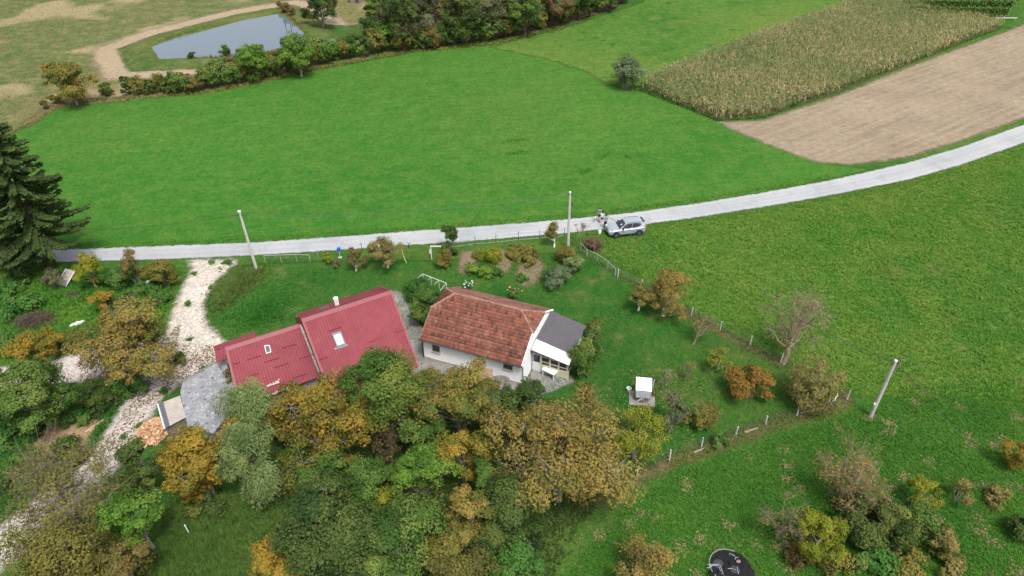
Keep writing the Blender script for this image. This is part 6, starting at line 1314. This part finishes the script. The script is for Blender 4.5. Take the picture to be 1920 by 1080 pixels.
def cloth(name, cx, cy, rx, ry, z, amp, mat, seed, rot=0):
    r = np.random.default_rng(seed); n_ = 14; xs = np.linspace(-1, 1, n_); X, Y = np.meshgrid(xs, xs); ph = r.uniform(0, 6, 6)
    Z = z + amp * (np.abs(np.sin(X * 4 + ph[0] + Y * 2)) + .6 * np.abs(np.sin(Y * 6 + ph[1] - X * 3))) * (1.1 - X ** 2 * .5 - Y ** 2 * .5)
    xx = X * rx * (1 - .25 * Y ** 2); yy = Y * ry * (1 - .25 * X ** 2); c_, s_ = math.cos(rot), math.sin(rot)
    v = np.stack([cx + xx * c_ - yy * s_, cy + xx * s_ + yy * c_, Z], -1).reshape(-1, 3); i = np.arange(n_ * n_).reshape(n_, n_)
    f_ = np.stack([i[:-1, :-1], i[:-1, 1:], i[1:, 1:], i[1:, :-1]], -1).reshape(-1, 4); return link(name, mesh_np(name, v, f_, mat, smooth=True), tr_)
cloth('fallen_net', .85, -.1, .70, 1.25, .58, .16, m_net, 1, .35); cloth('fallen_net', -.1, -.6, .8, .6, .60, .14, m_net, 2); cloth('fallen_net', .15, .75, .85, .42, .56, .15, m_net, 7, -.15); cloth('fallen_net', -.75, -.75, .6, .7, .52, .15, m_net, 8, .5); cloth('fallen_net', 1.05, .45, .38, .55, .45, .22, m_net, 9, .6)
m_pad = paint('grey foam pad', (.032, .035, .042), .8)
cloth('edge_pad', -.72, .15, .38, .32, .64, .06, m_pad, 3, .6); cloth('edge_pad', .35, -.35, .36, .30, .72, .07, m_pad, 4, .2); cloth('faded_rag', .70, .20, .16, .12, .84, .05, plain('faded rag', (.22, .14, .115)), 5)
for pts in ([(-1.5, .05, .72), (-.72, .02, .78), (-.62, -.1, .78), (-.55, -1.2, .74)], [(-1.42, -.05, .70), (-.80, -.02, .74), (-.72, -.2, .74), (-.60, -1.25, .72)], [(-1.6, -.2, .70), (-1.2, -.12, .72)], [(.20, .68, .70), (.25, .85, .85), (.6, .62, .80)], [(-.3, -.28, .74), (.15, -.3, .78), (.35, -.42, .82)], [(.52, -.2, .86), (.46, -.4, .88), (.47, -.75, .84)], [(.5, .35, .86), (.55, .48, .9), (.75, .5, .86)]):
    q = MB(); q.tube(pts, .018, 6); q.build('net_pole', m_galv, tr_)
# ---- vineyard rows in the far corner
m_vp = paint('vineyard post', (.42, .40, .37), .9)
for k_, (a, c2) in enumerate((((1700, 30), (1885, 32)), ((1690, 17), (1895, 18)), ((1685, 5), (1905, 6)), ((1690, -7), (1915, -6)))):
    A, B2 = GV(*a), GV(*c2); o = empty('vine_row', A, 0, ['vine row along the maize corner', 'second vine row from the maize corner', 'third vine row from the maize corner', 'fourth vine row from the maize corner'][k_], 'vine row'); D_ = B2 - A; n_ = int(D_.length / 4)
    for i in range(n_ + 1):
        p = D_ * (i / n_); q = MB(); q.tube([p, p + Vector((0, 0, 2.0))], .05, 5); q.build('post', m_vp, o)
    q = MB()
    for zz in (.8, 1.3, 1.85): q.tube([Vector((0, 0, zz)), D_ + Vector((0, 0, zz))], .012, 3)
    q.build('wire', m_galv, o)
    r = np.random.default_rng(400 + k_); kk = 5200; f = r.uniform(0, 1, kk); P_ = np.outer(f, np.array(D_)) + np.stack([r.normal(0, .22, kk), r.normal(0, .22, kk), r.uniform(.45, 1.95, kk) + .15 * np.sin(f * 90)], 1)
    v, f_, t_ = leaves(P_, np.tile([0, -.4, .6], (kk, 1)), np.full(kk, .28), .85, np.clip(r.normal(.45, .2, kk), 0, 1), r); link('foliage', mesh_np('vine', v, f_, LEAF['green'], t_, n=3), o)
o_ = simple('roadside_bench', 'pale plank bench beside the vine rows', 'bench', 1885, 38, lambda q: (q.box((0, 0, .48), (4.5, .35, .07)), q.box((-1.8, 0, .24), (.12, .3, .44)), q.box((1.8, 0, .24), (.12, .3, .44))), m_vp)
# posts standing in the pond
for i, (x_, y_) in enumerate(((536, 52), (547, 60))):
    p = G(x_, y_, .2); q = MB(); q.tube([(0, 0, -.3), (.03, 0, 1.3)], [.07, .06], 6); q.tube([(.03, 0, 1.0), (.03, 0, 1.02)], .09, 6); tag(q.build('pond_stake', m_dkmet, None, (p[0], p[1], .2)), 'dark wooden stake standing in the pond', 'stake', 'stakes in the pond')
# small hut at the wood
p = G(667, 4); o = empty('field_hut', (p[0], p[1], 0), .2, 'small dark hut at the pond end of the woodland', 'hut')
q = MB(); q.box((0, 0, .9), (2.4, 2.0, 1.8)); q.build('wall', m_wood, o)
q = MB(); q.slab([(-1.4, -1.2, 1.8), (1.4, -1.2, 1.8), (1.4, 0, 2.4), (-1.4, 0, 2.4)], .06); q.slab([(1.4, 1.2, 1.8), (-1.4, 1.2, 1.8), (-1.4, 0, 2.4), (1.4, 0, 2.4)], .06); q.build('roof', m_lead, o)
q = MB(); q.box((.3, -1.01, .8), (.8, .05, 1.5)); q.build('door', m_dkmet, o)
